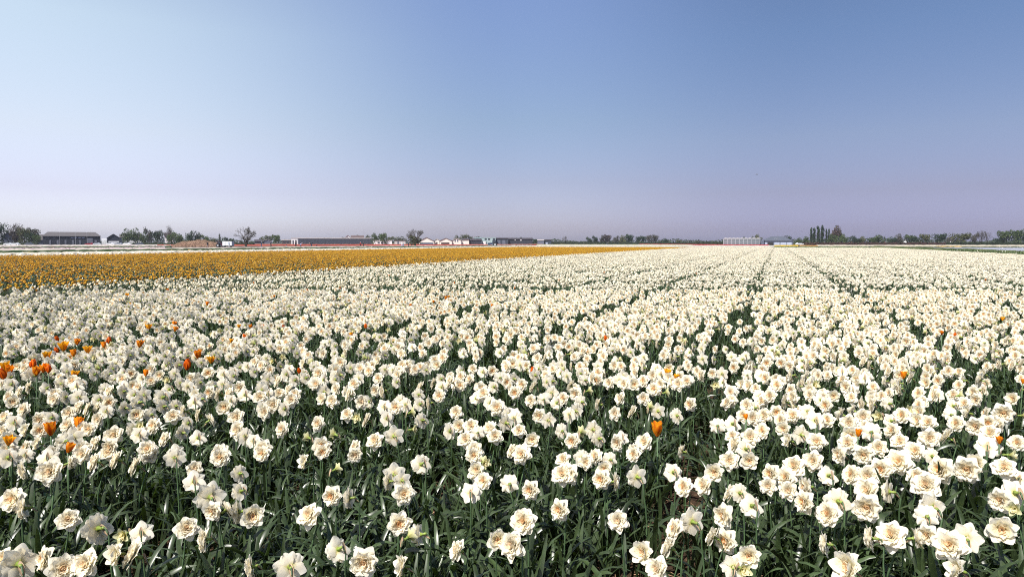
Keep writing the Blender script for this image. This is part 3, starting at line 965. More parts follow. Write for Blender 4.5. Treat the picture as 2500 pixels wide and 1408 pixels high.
for k, d in TK.items():
    TM[k] = {'petal': [b.mesh('petal', [M_TULIP]) for b in d['petal']], 'stem': d['stem'].mesh('stem', [M_STEM]), 'pistil': d['pistil'].mesh('pistil', [M_STEM]), 'leaf': [b.mesh('leaf', [M_LEAF]) for b in d['leaf']]}
TULIPS = [(155, 845, 'y', 1.25), (141, 828, 'r', .9), (138, 856, 'r', .8), (188, 834, 'f', .9), (214, 853, 'y', 1.0), (116, 867, 'y', 1.0), (179, 861, 'o', .9), (340, 839, 'f', 1.0),
          (362, 798, 'y', 1.0), (423, 791, 'o', 1.0), (427, 803, 'f', .8), (316, 743, 'y', .9), (310, 720, 'y', .9), (506, 741, 'o', .9), (410, 708, 'o', .9), (456, 890, 'r', 1.15),
          (484, 865, 'f', 1.1), (515, 878, 'y', .9), (14, 893, 'y', 1.0), (10, 912, 'r', 1.1), (22, 902, 'o', 1.0), (78, 889, 'r', 1.0), (88, 905, 'f', 1.0), (105, 898, 'o', 1.0), (118, 901, 'r', .8), (180, 913, 'y', .8),
          (124, 1046, 'f', 1.15), (188, 1030, 'o', .9), (198, 1034, 'y', .7), (614, 797, 'f', 1.0), (641, 796, 'o', .8), (583, 796, 'y', .8), (564, 831, 'y', .7), (598, 821, 'r', .8), (669, 723, 'y', .9), (694, 797, 'r', .8),
          (620, 690, 'o', .8), (1089, 727, 'f', 1.2), (1096, 724, 'y', .9), (1003, 745, 'f', .9), (1058, 736, 'o', .8), (1199, 745, 'f', .9), (893, 796, 'r', 1.0), (858, 816, 'y', .9), (264, 831, 'r', .9), (253, 841, 'o', .8),
          (750, 708, 'o', .8), (831, 703, 'f', .8), (1256, 703, 'o', .8), (1303, 906, 'r', 1.0), (1605, 1047, 'f', 1.2), (1627, 909, 'y', .9), (1652, 920, 'y', .7), (1478, 825, 'r', .8), (2205, 915, 'f', .9), (2448, 778, 'y', 1.0),
          (2406, 683, 'f', 1.0), (2095, 1056, 'o', .62), (2440, 1074, 'f', .6), (2497, 930, 'o', .6), (2299, 812, 'o', .8), (2331, 817, 'r', .8), (1700, 668, 'o', .8), (20, 1075, 'y', .8), (355, 910, 'o', .7), (1475, 665, 'o', .9),
          (730, 905, 'r', .7), (950, 672, 'o', .9), (1365, 684, 'f', .8), (1110, 690, 'o', .8), (165, 1092, 'f', .8), (1822, 1017, 'o', .5)]
CW = {'r': 'red-orange tulip', 'o': 'orange tulip', 'y': 'golden yellow tulip', 'f': 'orange tulip with yellow petal edges'}
tb = {}
for t in TULIPS:
    ks = (t[2], 0 if t[0] < 625 else 1 if t[0] < 1250 else 2, 0 if t[1] > 860 else 1 if t[1] > 770 else 2)
    tb.setdefault(ks, []).append(t)
SIDE = ['at far left', 'left of centre', 'in right half']
DEP = ['among front daffodils', 'among middle daffodils', 'among far daffodils']
tl = {}
for (c, a, b_), ts in tb.items():
    ts.sort()
    for i, t in enumerate(ts):
        pre = ('only ' if len(ts) == 1 else WORD[i] + ' ')
        tl[t] = pre + CW[c] + ('' if len(ts) == 1 else ' from left') + ' ' + DEP[b_] + ' ' + SIDE[a]
rng = np.random.default_rng(3)
for t in TULIPS:
    px, py, k, s = t
    z = HEAD_Z + .045 + rng.normal(0, .008); s *= 1.25 if px < 560 and py < 920 else (1.08 if py > 820 else .95)
    p = at_z(px, py, z)
    d = TM[k]
    r = empty('tulip', (p.x, p.y, 0), rng.uniform(0, 6.28))
    tag(r, tl[t], 'tulip', 'stray orange tulips among the daffodils')
    zb = z - .03 * s
    st = obj('stem', d['stem'], r); st.scale.z = zb / .43
    fl = obj('flower', d['pistil'], r); fl.location = (0, 0, zb); fl.scale = (s, s, s)
    fl.rotation_euler = (rng.normal(0, .15), rng.normal(0, .15), 0)
    for me in d['petal']: obj('petal', me, fl)
    for me in d['leaf']: obj('leaf', me, r)

# ------------------------------------------------------------------ far strips of other crops, banks and water
def strip(name, corners, z0, z1, cols, label, cat, nu=60, nv=10, amp=.06, kind='stuff', seed=0, mat=None):
    """a bed of plants between four corners (near left, near right, far right, far left): a raised, bumpy mass with sides"""
    rng = np.random.default_rng(seed + 1000)
    c = [np.array(p[:2]) for p in corners]
    b = Buf()
    V, C, F = [], [], []
    cols = [np.array(x) for x in cols]
    for i in range(nv + 1):
        for j in range(nu + 1):
            u, v = j / nu, i / nv
            p = (c[0] * (1 - u) + c[1] * u) * (1 - v) + (c[3] * (1 - u) + c[2] * u) * v
            e = (i in (0, nv)) or (j in (0, nu))
            if not e: p = p + rng.normal(0, .12, 2)
            V.append((p[0], p[1], z0 if e else z1 - amp * .5 + rng.uniform(-1, 1) * amp * 1.6))
            C.append(cols[rng.integers(len(cols))] * rng.uniform(.85, 1.1))
    for i in range(nv):
        for j in range(nu):
            q = i * (nu + 1) + j
            F.append((q, q + 1, q + nu + 2, q + nu + 1))
    b.add(V, F, 0, np.array(C))
    o = part(name, b, mat or M_FAR, smooth=False)
    tag(o, label, cat, None, kind)
    return o

def slope_strip(s0, s1, x0, x1, z):
    """corners of a bed parallel to the rows, from its lateral slopes in the picture and its ends"""
    out = []
    for (s, x) in ((s0, x0), (s0, x1), (s1, x1), (s1, x0)):
        out.append(at_z(x, Y_HOR + (1895 - x) / s, z))
    return out
G1, G2 = (.035, .06, .02), (.06, .085, .035)
W1, W2, PK, CR = (.42, .385, .31), (.54, .51, .44), (.42, .34, .34), (.45, .39, .26)
strip('white_flower_strip', slope_strip(63.5, 76, -250, 1420, .4), 0, .40, [W2, (.70, .67, .58), W2, CR], 'white flower bed along the far side of the orange field', 'flower bed', 600, 20, .05, seed=1)
strip('yellow_flower_strip', slope_strip(78, 88, -250, 1000, .36), 0, .36, [CR, (.48, .30, .06), G2, W1, G1], 'thin yellow and white flower row behind the long white bed', 'flower bed', 260, 8, .05, seed=2)
strip('green_crop_strip', slope_strip(89, 98, -250, 1300, .50), 0, .50, [G1, G2], 'dark green crop row in front of the straw heap', 'crop', 240, 6, .06, seed=3)
strip('pale_flower_strip', slope_strip(99, 116, -250, 1300, .36), 0, .36, [W1, PK, (.45, .43, .33)], 'pale cream flower bed just in front of the straw heap', 'flower bed', 240, 8, .05, seed=4)
strip('pink_flower_strip', slope_strip(118, 150, -250, 405, .36), 0, .36, [PK, W1, (.46, .32, .38)], 'pink and white flower bed at the far left', 'flower bed', 160, 10, .05, seed=5)
strip('green_crop_strip', slope_strip(150, 195, -250, 420, .48), 0, .48, [G1, (.08, .06, .03), G2], 'green crop patch behind the pink bed at the far left', 'crop', 100, 6, .05, seed=6)
strip('cream_flower_strip', slope_strip(215, 330, -250, 420, .4), 0, .40, [W1, W2, PK], 'cream flower bed in front of the dark barn', 'flower bed', 160, 10, .05, seed=7)
def px_strip(nl, nr, fr, fl, z): return [at_z(*q, z) for q in (nl, nr, fr, fl)]
strip('bare_field', px_strip((420, 603), (1300, 600.4), (1300, 599.0), (420, 599.0), .1), 0, .1, [(.16, .13, .10), (.12, .10, .08)], 'bare grey soil between the pale bed and the red tulips', 'soil', 100, 6, .03, 'structure', 8)
strip('red_tulip_strip', px_strip((380, 598.2), (1210, 597.6), (1210, 596.4), (380, 596.6), .45), 0, .45, [(.28, .035, .018), (.34, .06, .03)], 'red tulip bed stretching in front of the sheds', 'tulip bed', 200, 8, .05, seed=9)
strip('salmon_tulip_strip', px_strip((380, 596.2), (1330, 596.2), (1330, 595.2), (380, 595.2), .45), 0, .45, [(.34, .15, .10), (.36, .22, .16)], 'salmon tulip bed behind the red tulip bed', 'tulip bed', 160, 6, .05, seed=10)
strip('red_tulip_strip', px_strip((1212, 597.8), (1310, 597.2), (1310, 596.4), (1212, 596.5), .45), 0, .45, [(.30, .04, .025), (.24, .07, .04)], 'dark red tulip bed right of the tractor', 'tulip bed', 60, 6, .05, seed=11)
strip('white_flower_strip', px_strip((1180, 601.3), (1330, 601.8), (1330, 598.6), (1180, 599.4), .4), 0, .40, [W1, W2], 'white flower bed between the tractor and the orange field', 'flower bed', 60, 10, .05, seed=12)
strip('white_flower_strip', px_strip((1332, 602), (1880, 603.4), (1905, 598.6), (1332, 597.8), .4), 0, .40, [W1, W2, W2, (.40, .42, .32)], 'far white flower field behind the tip of the orange field', 'flower bed', 220, 18, .05, seed=13)
strip('yellow_flower_strip', px_strip((1310, 597.0), (1760, 597.2), (1760, 596.2), (1310, 596.0), .4), 0, .40, [(.42, .36, .20), (.38, .37, .23), W1], 'pale yellow flower bed in front of the round trees', 'flower bed', 120, 6, .05, seed=14)
strip('red_tulip_strip', px_strip((1560, 596.6 - .8), (1880, 597.9), (1880, 596.6), (1560, 595.2), .5), 0, .50, [(.30, .025, .03), (.36, .04, .04)], 'crimson tulip bed at the foot of the glasshouse', 'tulip bed', 120, 6, .05, seed=15)
strip('yellow_tulip_strip', px_strip((1887, 600.2), (1950, 600.2), (1950, 597.6), (1889, 597.6), .45), 0, .45, [(.52, .36, .02), (.46, .30, .03)], 'bright yellow tulip patch in front of the grey barn', 'tulip bed', 40, 8, .05, seed=16)
strip('orange_tulip_strip', px_strip((1951.5, 600.2), (1998, 600.6), (1996, 598.4), (1951.5, 597.6), .45), 0, .45, [(.42, .20, .05), (.40, .26, .10)], 'orange tulip patch right of the yellow tulip patch', 'tulip bed', 40, 8, .05, seed=17)
strip('green_crop_strip', px_strip((1880, 603.4), (2120, 603.8), (2130, 600.9), (1900, 600.6), .5), 0, .50, [(.16, .19, .09), (.22, .24, .13), (.08, .11, .045)], 'grassy headland at the far end of the white daffodil beds', 'grass', 100, 10, .08, seed=18)
strip('cream_flower_strip', px_strip((1990, 599.6), (2620, 600.6), (2620, 597.6), (1990, 597.4), .45), 0, .45, [(.52, .46, .34), W1], 'cream flower bed beyond the pond', 'flower bed', 160, 8, .05, seed=19)
strip('yellow_tulip_strip', px_strip((2285, 600.5), (2350, 600.6), (2350, 600.0), (2285, 599.95), .46), 0, .46, [(.42, .34, .16), (.45, .30, .14)], 'small yellow patch at the front of the cream bed beyond the pond', 'tulip bed', 30, 5, .05, seed=20)
# grass bank between the daffodils and the pond
def bank():
    rng = np.random.default_rng(40)
    b = Buf()
    V, C, F = [], [], []
    prof = [(20.6, 0), (21.2, .35), (22.3, .62), (23.8, .62), (25.0, .2), (25.8, -.02)]
    ts = np.arange(-5, 190, .8)
    for t in ts:
        wv = .5 * math.sin(t * .13) + .25 * math.sin(t * .41)
        for (L, z) in prof:
            x, y = bed(t, L + wv + rng.normal(0, .05))
            V.append((x, y, z + (rng.uniform(-.05, .08) if z > .05 else 0)))
            C.append(np.array(((.045, .065, .022), (.08, .10, .04), (.11, .12, .05))[rng.integers(3)]) * rng.uniform(.8, 1.2))
    n = len(prof)
    for i in range(len(ts) - 1):
        for j in range(n - 1):
            q = i * n + j
            F.append((q, q + 1, q + n + 1, q + n))
    b.add(V, F, 0, np.array(C))
    tag(part('grass_bank', b, M_FAR), 'low green grass bank along the right side of the daffodil field', 'grass bank', None, 'structure')
    # tufts
    b = Buf()
    for i in range(9000):
        t = rng.uniform(5, 110); L = rng.uniform(20.6, 24.6)
        wv = .5 * math.sin(t * .13) + .25 * math.sin(t * .41)
        x, y = bed(t, L + wv)
        bb = Buf(); blade(bb, 0, 0, rng.uniform(0, 6.28), rng.uniform(.12, .3), .02, rng.uniform(.05, .4), np.array((.07, .10, .035)) * rng.uniform(.6, 1.5), 0)
        M = np.eye(4); M[:3, 3] = (x, y, .48)
        b.merge(bb, M)
    tag(part('bank_grass', b, M_LEAF), 'rough grass tufts on the low bank beside the pond', 'grass', None, 'stuff')
bank()
def water():
    m, n, l, out = new_mat('pond_water')
    pr = n.new('ShaderNodeBsdfPrincipled')
    pr.inputs['Base Color'].default_value = (.40, .40, .41, 1); pr.inputs['Roughness'].default_value = .2; pr.inputs['IOR'].default_value = 1.33
    pr.inputs['Specular IOR Level'].default_value = .9
    tc = n.new('ShaderNodeTexCoord'); mp = n.new('ShaderNodeMapping'); mp.inputs['Scale'].default_value = (.6, 2.0, 1)
    nz = n.new('ShaderNodeTexNoise'); nz.inputs['Scale'].default_value = 1.2; nz.inputs['Detail'].default_value = 4
    l.new(tc.outputs['Object'], mp.inputs[0]); l.new(mp.outputs[0], nz.inputs['Vector'])
    bp = n.new('ShaderNodeBump'); bp.inputs['Strength'].default_value = .15; bp.inputs['Distance'].default_value = .05
    l.new(nz.outputs['Fac'], bp.inputs['Height']); l.new(bp.outputs[0], pr.inputs['Normal'])
    l.new(pr.outputs[0], out.inputs['Surface'])
    a = [at_z(2040, 603.9, .02), at_z(2640, 628, .02), at_z(2700, 602.4, .02), at_z(2060, 602.0, .02)]
    b = Buf(); b.add([tuple(p) for p in a], [(0, 1, 2, 3)])
    tag(part('water', b, m), kind='structure')
water()
strip('pond_bank', px_strip((2040, 602.6), (2680, 603.6), (2680, 601.8), (2040, 601.4), .2), 0, .25, [(.05, .07, .03), (.09, .09, .05)], 'thin dark bank along the far shore of the pond', 'bank', 120, 4, .05, 'structure', 23)

# ------------------------------------------------------------------ trees
def crown_mesh(seed, kind, n):
    rng = np.random.default_rng(seed)
    b = Buf()
    cols = {'green': [(.07, .10, .04), (.10, .13, .05), (.05, .08, .035)], 'dark': [(.035, .06, .035), (.05, .075, .035), (.028, .045, .03)], 'olive': [(.10, .11, .05), (.13, .13, .06), (.07, .08, .045)],
            'red': [(.10, .065, .055), (.085, .055, .05), (.07, .065, .045)], 'grey': [(.10, .095, .08), (.08, .08, .07), (.12, .11, .09)]}
    # lobes
    nl = 9
    if kind == 'poplar':
        lobes = [((rng.normal(0, .06), rng.normal(0, .06), z), .30 - .16 * abs(z - .45)) for z in np.linspace(.10, .95, 12)]
    else:
        lobes = [((rng.uniform(-.62, .62), rng.uniform(-.6, .6), rng.uniform(.28, .80)), rng.uniform(.26, .42)) for _ in range(nl + 3)] + [((0, 0, .45), .5)]
    F, V = [], []
    for i in range(n):
        (lx, ly, lz), r = lobes[rng.integers(len(lobes))]
        d = rng.normal(0, 1, 3); d /= np.linalg.norm(d)
        rr = r * rng.uniform(.55, 1.05)
        if kind == 'poplar': p = np.array((lx + d[0] * rr * .9, ly + d[1] * rr * .9, lz + d[2] * rr * .5))
        else: p = np.array((lx + d[0] * rr, ly + d[1] * rr, lz + d[2] * rr * .62))
        p[2] = max(.06, p[2])
        s = rng.uniform(.028, .06)
        a = rng.normal(0, 1, 3); a /= np.linalg.norm(a)
        c = np.cross(a, rng.normal(0, 1, 3)); c /= np.linalg.norm(c)
        q = [p - a * s - c * s * .6, p + a * s - c * s * .6, p + a * s + c * s * .6, p - a * s + c * s * .6]
        b.add(q, [(0, 1, 2, 3)])
    return b, cols

def crown_color(b, palette, seed):
    rng = np.random.default_rng(seed)
    nb_ = Buf(); nb_.v, nb_.f, nb_.m, nb_.n = b.v, b.f, b.m, b.n
    nb_.c = [np.tile(np.array(palette[rng.integers(len(palette))]) * rng.uniform(.7, 1.35), (len(v), 1)) for v in b.v]
    return nb_

def bare_mesh(seed, depth=5, spread=.42, leafy=0):
    """many twiggy branches rising from low on the trunk: unit height"""
    rng = np.random.default_rng(seed)
    b = Buf(); tips = []
    def grow(p, d, L, r, k):
        q = p + d * L
        b.tube([p, (p + q) / 2 + rng.normal(0, .05, 3) * L, q], [r, r * .85, r * .7], 4 if k < 2 else 3, 0, (1, 1, 1), cap=False)
        if k >= depth:
            tips.append(q); return
        for _ in range(3 if rng.random() < .75 else 2):
            nd = d + rng.normal(0, spread, 3) * np.array((1, 1, .7)) + np.array((0, 0, .12))
            nd /= np.linalg.norm(nd)
            grow(q, nd, L * rng.uniform(.66, .86), max(r * .66, .0032), k + 1)
        if k >= 1 and rng.random() < .6: tips.append((p + q) / 2)
    for s_ in range(6):
        a = 6.28 * s_ / 6 + rng.uniform(-.6, .6); e = rng.uniform(.15, .75)
        grow(np.array((0, 0, .03 + .03 * s_)), np.array((math.cos(a) * e, math.sin(a) * e, 1.0)) / math.hypot(1, e), .20, .016, 1)
    b.tube([(0, 0, -.02), (0, 0, .24)], [.026, .02], 6, 0, (1, 1, 1))
    z = float(np.concatenate(b.v)[:, 2].max()); x = np.percentile(np.abs(np.concatenate(b.v)[:, :2]), 99.5)
    b.v = [v * np.array((1 / x, 1 / x, 1 / z)) for v in b.v]
    tips = [t * np.array((1 / x, 1 / x, 1 / z)) for t in tips]
    return b, tips

def trunk_buf(h, r, rng):
    b = Buf()
    b.tube([(0, 0, -.1), (rng.normal(0, .1), 0, h * .3), (rng.normal(0, .15), rng.normal(0, .15), h * .62)], [r, r * .8, r * .4], 6, 0)
    for k in range(4):
        a = rng.uniform(0, 6.28); z = h * rng.uniform(.22, .5)
        b.tube([(0, 0, z), (math.cos(a) * h * .12, math.sin(a) * h * .12, z + h * .14), (math.cos(a) * h * .22, math.sin(a) * h * .22, z + h * .3)], [r * .5, r * .35, r * .12], 4, 0, cap=False)
    return b

CROWN = {}
def get_crown(pal, shape, v):
    key = (pal, shape, v)
    if key not in CROWN:
        b, cols = crown_mesh(hash_seed(shape, v), shape, 1000 if shape == 'round' else 700)
        CROWN[key] = crown_color(b, cols[pal], 7 + v).mesh('crown', [M_CROWN], smooth=False)
    return CROWN[key]
def hash_seed(s, v): return sum(ord(c) for c in s) * 7 + v * 13 + 2
BARE = {}
def get_bare(v):
    if v not in BARE:
        b, tips = bare_mesh(900 + v)
        BARE[v] = b.mesh('branches', [M_BARK], smooth=False)
        lb = Buf(); rr = np.random.default_rng(v)
        for t in tips:
            s = .014
            a = rr.normal(0, 1, 3); c = np.cross(a, rr.normal(0, 1, 3)); a /= np.linalg.norm(a); c /= np.linalg.norm(c)
            lb.add([t - a * s, t + c * s, t + a * s, t - c * s], [(0, 1, 2, 3)], 0, np.array((.09, .10, .05)) * rr.uniform(.6, 1.4))
        BARE[(v, 'l')] = lb.mesh('young_leaves', [M_CROWN], smooth=False)
    return BARE[v]

tree_rng = np.random.default_rng(55)
def tree(x0, x1, ytop, Y, pal, label, shape='round', name=None, group=None):
    cx = (x0 + x1) / 2
    top = at_y(cx, ytop, Y)
    w = (x1 - x0) / F_PX * Y
    h = top.z
    if shape == 'bare':
        r = empty(name or 'bare_tree', (top.x, Y, 0), tree_rng.uniform(0, 6.28))
        v = int(tree_rng.integers(4))
        o = obj('branches', get_bare(v), r); o.scale = (w / 2, w / 2, h)
        o2 = obj('young_leaves', BARE[(v, 'l')], r); o2.scale = (w / 2, w / 2, h)
        o2['kind'] = 'stuff'
        bt = Buf(); bt.tube([(0, 0, -.1), (0, 0, h * .10)], [h * .022, h * .018], 6)
        part('trunk', bt, M_BARK, r)
    else:
        r = empty(name or ('poplar_tree' if shape == 'poplar' else 'tree'), (top.x, Y, 0), tree_rng.uniform(0, 6.28))
        me = get_crown(pal, 'poplar' if shape == 'poplar' else 'round', int(tree_rng.integers(3)))
        o = obj('crown', me, r)
        k = .38 if shape == 'poplar' else .88
        o.scale = (w / 2 / k, w / 2 / k, h / 1.0)
        part('trunk', trunk_buf(h, .028 * h, tree_rng), M_BARK, r)
    tag(r, label, 'tree', group)
    return r

T = [
 (-22, 14, 541, 330, 'dark', 'tall dark tree cut by the left edge of the photo', 'round'),
 (16, 56, 544, 345, 'grey', 'bare-topped pale tree behind the reddish tree at far left', 'bare'),
 (26, 52, 549, 338, 'red', 'reddish budding tree beside the gabled house at far left', 'round'),
 (44, 70, 555, 335, 'olive', 'olive round tree right of the reddish tree', 'round'),
 (64, 96, 555, 352, 'grey', 'loose greyish tree left of the dark barn', 'round'),
 (62, 90, 567, 333, 'dark', 'low dark tree in front of the barn left end', 'round'),
 (80, 102, 573, 331, 'green', 'small green tree against the barn left wall', 'round'),
 (298, 322, 556, 400, 'green', 'upright pale green tree right of the small gable shed', 'round'),
 (318, 342, 555, 400, 'green', 'second upright green tree beside the first, right of the shed', 'round'),
 (340, 360, 565, 395, 'green', 'lower green tree between upright trees and airy tree', 'round'),
 (352, 376, 555, 410, 'grey', 'airy half-bare tree right of the upright green trees', 'round'),
 (370, 398, 561, 398, 'dark', 'dark green tree left of the tallest bare tree', 'round'),
 (401, 421, 549, 430, 'grey', 'slender bare tree rising above a house roof', 'bare'),
 (402, 428, 571, 385, 'green', 'low green tree in front of the dark house roof', 'round'),
 (420, 452, 565, 392, 'green', 'broad green tree above the left end of the straw heap', 'round'),
 (450, 472, 563, 394, 'dark', 'taller dark tree above the straw heap', 'round'),
 (470, 490, 563, 396, 'dark', 'dark tree right of the taller one above the heap', 'round'),
 (490, 516, 572, 398, 'green', 'lower green tree above the middle of the heap', 'round'),
 (505, 530, 579, 420, 'olive', 'low far tree above the heap right part', 'round'),
 (533, 539, 572, 700, 'olive', 'narrow pointed tree standing above the distant treeline', 'poplar'),
 (545, 580, 579, 430, 'dark', 'low dark bush-like tree left of the big bare tree', 'round'),
 (574, 626, 553, 235, 'grey', 'big bare round tree standing alone by the white trailer', 'bare'),
 (583, 615, 576, 238, 'grey', 'twiggy undergrowth shrub at the foot of the big bare tree', 'bare'),
 (628, 652, 577, 700, 'olive', 'hazy round tree right of the big bare tree', 'round'),
 (645, 668, 574, 720, 'olive', 'second hazy tree right of the big bare tree', 'round'),
 (664, 688, 572, 420, 'green', 'rounded green tree left of the dark glass shed', 'round'),
 (833, 845, 578, 500, 'grey', 'small bush left of the white farmhouse gable', 'round'),
 (862, 886, 573, 620, 'olive', 'hazy tree behind the farmhouse roof', 'round'),
 (884, 910, 573, 640, 'olive', 'hazy tree right of the farmhouse roof', 'round'),
 (905, 926, 568, 440, 'green', 'bright green tree behind the long dark shed end', 'round'),
 (922, 945, 568, 440, 'green', 'second bright green tree, right of its twin', 'round'),
 (940, 965, 577, 650, 'olive', 'hazy low tree above the low white shed', 'round'),
 (962, 992, 576, 660, 'olive', 'hazy low tree left of the leafing field tree', 'round'),
 (992, 1036, 558, 270, 'olive', 'leafing tree with wild twigs alone in front of the cream sheds', 'bare'),
 (994, 1030, 572, 271, 'olive', 'low leafy growth under the twiggy field tree', 'round'),
 (1108, 1126, 574, 640, 'olive', 'hazy round tree behind the cream sheds', 'round'),
 (1124, 1142, 571, 660, 'olive', 'taller hazy tree behind the cream sheds', 'round'),
 (1140, 1158, 573, 650, 'olive', 'hazy tree left of the teal building', 'round'),
 (1156, 1176, 576, 640, 'olive', 'hazy low tree just behind the teal building', 'round'),
 (1262, 1282, 578, 560, 'dark', 'dark tree above the long dark warehouse', 'round'),
 (1278, 1300, 580, 570, 'dark', 'second dark tree above the long dark warehouse', 'round'),
 (1300, 1320, 583, 560, 'dark', 'low dark tree at the warehouse right end', 'round'),
 (1372, 1386, 576, 600, 'grey', 'small bare tree standing free right of the warehouse', 'bare'),
 (1430, 1448, 578, 560, 'dark', 'leftmost dark round tree of the middle tree row', 'round'),
 (1446, 1464, 575, 560, 'dark', 'second dark tree of the middle tree row', 'round'),
 (1464, 1480, 574, 570, 'grey', 'narrow greyish tree of the middle tree row', 'round'),
 (1472, 1494, 572, 560, 'red', 'brownish round tree of the middle tree row', 'round'),
 (1494, 1512, 575, 565, 'grey', 'pale airy tree in the middle of the tree row', 'round'),
 (1508, 1532, 573, 560, 'olive', 'olive tree left of the roundest dark tree', 'round'),
 (1526, 1548, 571, 560, 'dark', 'roundest and tallest dark tree of the middle row', 'round'),
 (1550, 1566, 576, 570, 'dark', 'dark tree just right of the roundest tree', 'round'),
 (1562, 1578, 575, 565, 'dark', 'small dark tree before the two airy trees', 'round'),
 (1576, 1592, 573, 570, 'grey', 'airy grey tree, left of an alike pair', 'round'),
 (1590, 1608, 572, 570, 'grey', 'airy grey tree, right of an alike pair', 'round'),
 (1614, 1634, 581, 540, 'dark', 'low dark tree right of the airy pair', 'round'),
 (1650, 1666, 585, 540, 'olive', 'smallest low bush between the tree row and glasshouse', 'round'),
 (1810, 1822, 577, 520, 'dark', 'small dark treetop above the glasshouse roof', 'round'),
 (1836, 1860, 572, 480, 'olive', 'yellow-green tree between glasshouse and grey barn', 'round'),
 (1910, 1936, 574, 500, 'dark', 'dark tree above the grey barn right slope', 'round'),
 (1938, 1958, 580, 470, 'green', 'small green tree right of the grey barn', 'round'),
 (1956, 1980, 576, 460, 'green', 'green tree left of the poplars', 'round'),
 (1977, 1986, 558, 455, 'dark', 'leftmost narrow poplar of the poplar group', 'poplar'),
 (1984, 1993, 558, 455, 'dark', 'second narrow poplar of the poplar group', 'poplar'),
 (1993, 2004, 554, 455, 'dark', 'third and broadest poplar of the group', 'poplar'),
 (2003, 2013, 553, 455, 'dark', 'fourth and tallest poplar of the group', 'poplar'),
 (2015, 2021, 561, 458, 'dark', 'thin poplar right of the tallest poplar', 'poplar'),
 (2021, 2027, 560, 458, 'dark', 'last thin poplar beside the big broad tree', 'poplar'),
 (2024, 2062, 549, 452, 'red', 'big broad brown-green tree right of the poplars', 'round'),
 (2016, 2044, 570, 445, 'green', 'lower green tree in front of the big broad tree', 'round'),
 (2040, 2070, 570, 445, 'green', 'second lower green tree in front of the big broad tree', 'round'),
 (2070, 2100, 575, 440, 'dark', 'dark tree right of the big broad tree', 'round'),
 (2094, 2116, 576, 440, 'olive', 'olive tree at the left end of the right tree row', 'round'),
 (2122, 2160, 573, 435, 'green', 'wide low green tree of the right tree row', 'round'),
 (2168, 2190, 577, 438, 'dark', 'small dark tree left of the airy tree at right', 'round'),
 (2184, 2208, 569, 440, 'grey', 'airy grey-green tree of the right tree row', 'round'),
 (2208, 2236, 572, 442, 'green', 'green tree between airy tree and bright tree', 'round'),
 (2224, 2248, 577, 425, 'dark', 'low dark tree in front of the bright tree', 'round'),
 (2246, 2274, 570, 435, 'olive', 'yellowish bright tree of the right tree row', 'round'),
 (2278, 2312, 569, 438, 'dark', 'dark rounded tree right of the yellowish tree', 'round'),
 (2306, 2330, 575, 440, 'grey', 'faded tree right of the dark rounded tree', 'round'),
 (2322, 2372, 568, 432, 'olive', 'broad flat-topped tree of the right tree row', 'round'),
 (2370, 2390, 567, 445, 'grey', 'pale green loose tree beside the tall bare pair', 'round'),
 (2386, 2406, 562, 440, 'grey', 'tall bare tree, left of the bare pair at right', 'bare'),
 (2402, 2420, 564, 440, 'grey', 'tall bare tree, right of the bare pair at right', 'bare'),
 (2424, 2452, 577, 425, 'dark', 'low dark tree left of the large green tree', 'round'),
 (2438, 2470, 562, 415, 'green', 'left dome of the large green trees at right edge', 'round'),
 (2458, 2502, 559, 412, 'green', 'large bright green tree near the right edge', 'round'),
 (2490, 2530, 566, 420, 'dark', 'dark tree cut by the right edge of the photo', 'round'),
]
for a in T: tree(*a)

def treeline(name, x0, x1, ytop, ybase, Y, seed, label, pal):
    rng = np.random.default_rng(seed)
    b = Buf()
    a, c = at_y(x0, ytop, Y), at_y(x1, ytop, Y)
    W = c.x - a.x; n = int(W * 7)
    H = a.z
    for i in range(n):
        x = a.x + rng.random() * W
        hh = H * (.62 + .18 * math.sin(x * .021 + seed) + .13 * math.sin(x * .077 + 2) + .09 * math.sin(x * .19))
        z = rng.uniform(0, 1) ** .85 * hh
        s = rng.uniform(.5, 1.3)
        p = np.array((x, Y + rng.normal(0, 8), z))
        u = rng.normal(0, 1, 3); u /= np.linalg.norm(u); v = np.cross(u, rng.normal(0, 1, 3)); v /= np.linalg.norm(v)
        b.add([p - u * s - v * s * .7, p + u * s - v * s * .7, p + u * s + v * s * .7, p - u * s + v * s * .7], [(0, 1, 2, 3)], 0, np.array(pal) * rng.uniform(.7, 1.3))
    tag(part(name, b, M_CROWN), label, 'treeline', None, 'stuff')
treeline('distant_treeline', -150, 560, 580, 594, 1150, 1, 'faint bluish wood on the horizon behind the barns at left', (.06, .08, .045))
treeline('distant_treeline', 540, 1450, 580, 594, 1200, 2, 'faint bluish wood on the horizon behind the sheds', (.06, .08, .045))
treeline('distant_treeline', 1380, 1900, 583, 594, 1000, 3, 'faint low wood on the horizon left of the glasshouse', (.06, .075, .045))
treeline('distant_treeline', 1850, 2700, 580, 594, 900, 4, 'faint low wood on the horizon behind the right tree row', (.06, .075, .045))

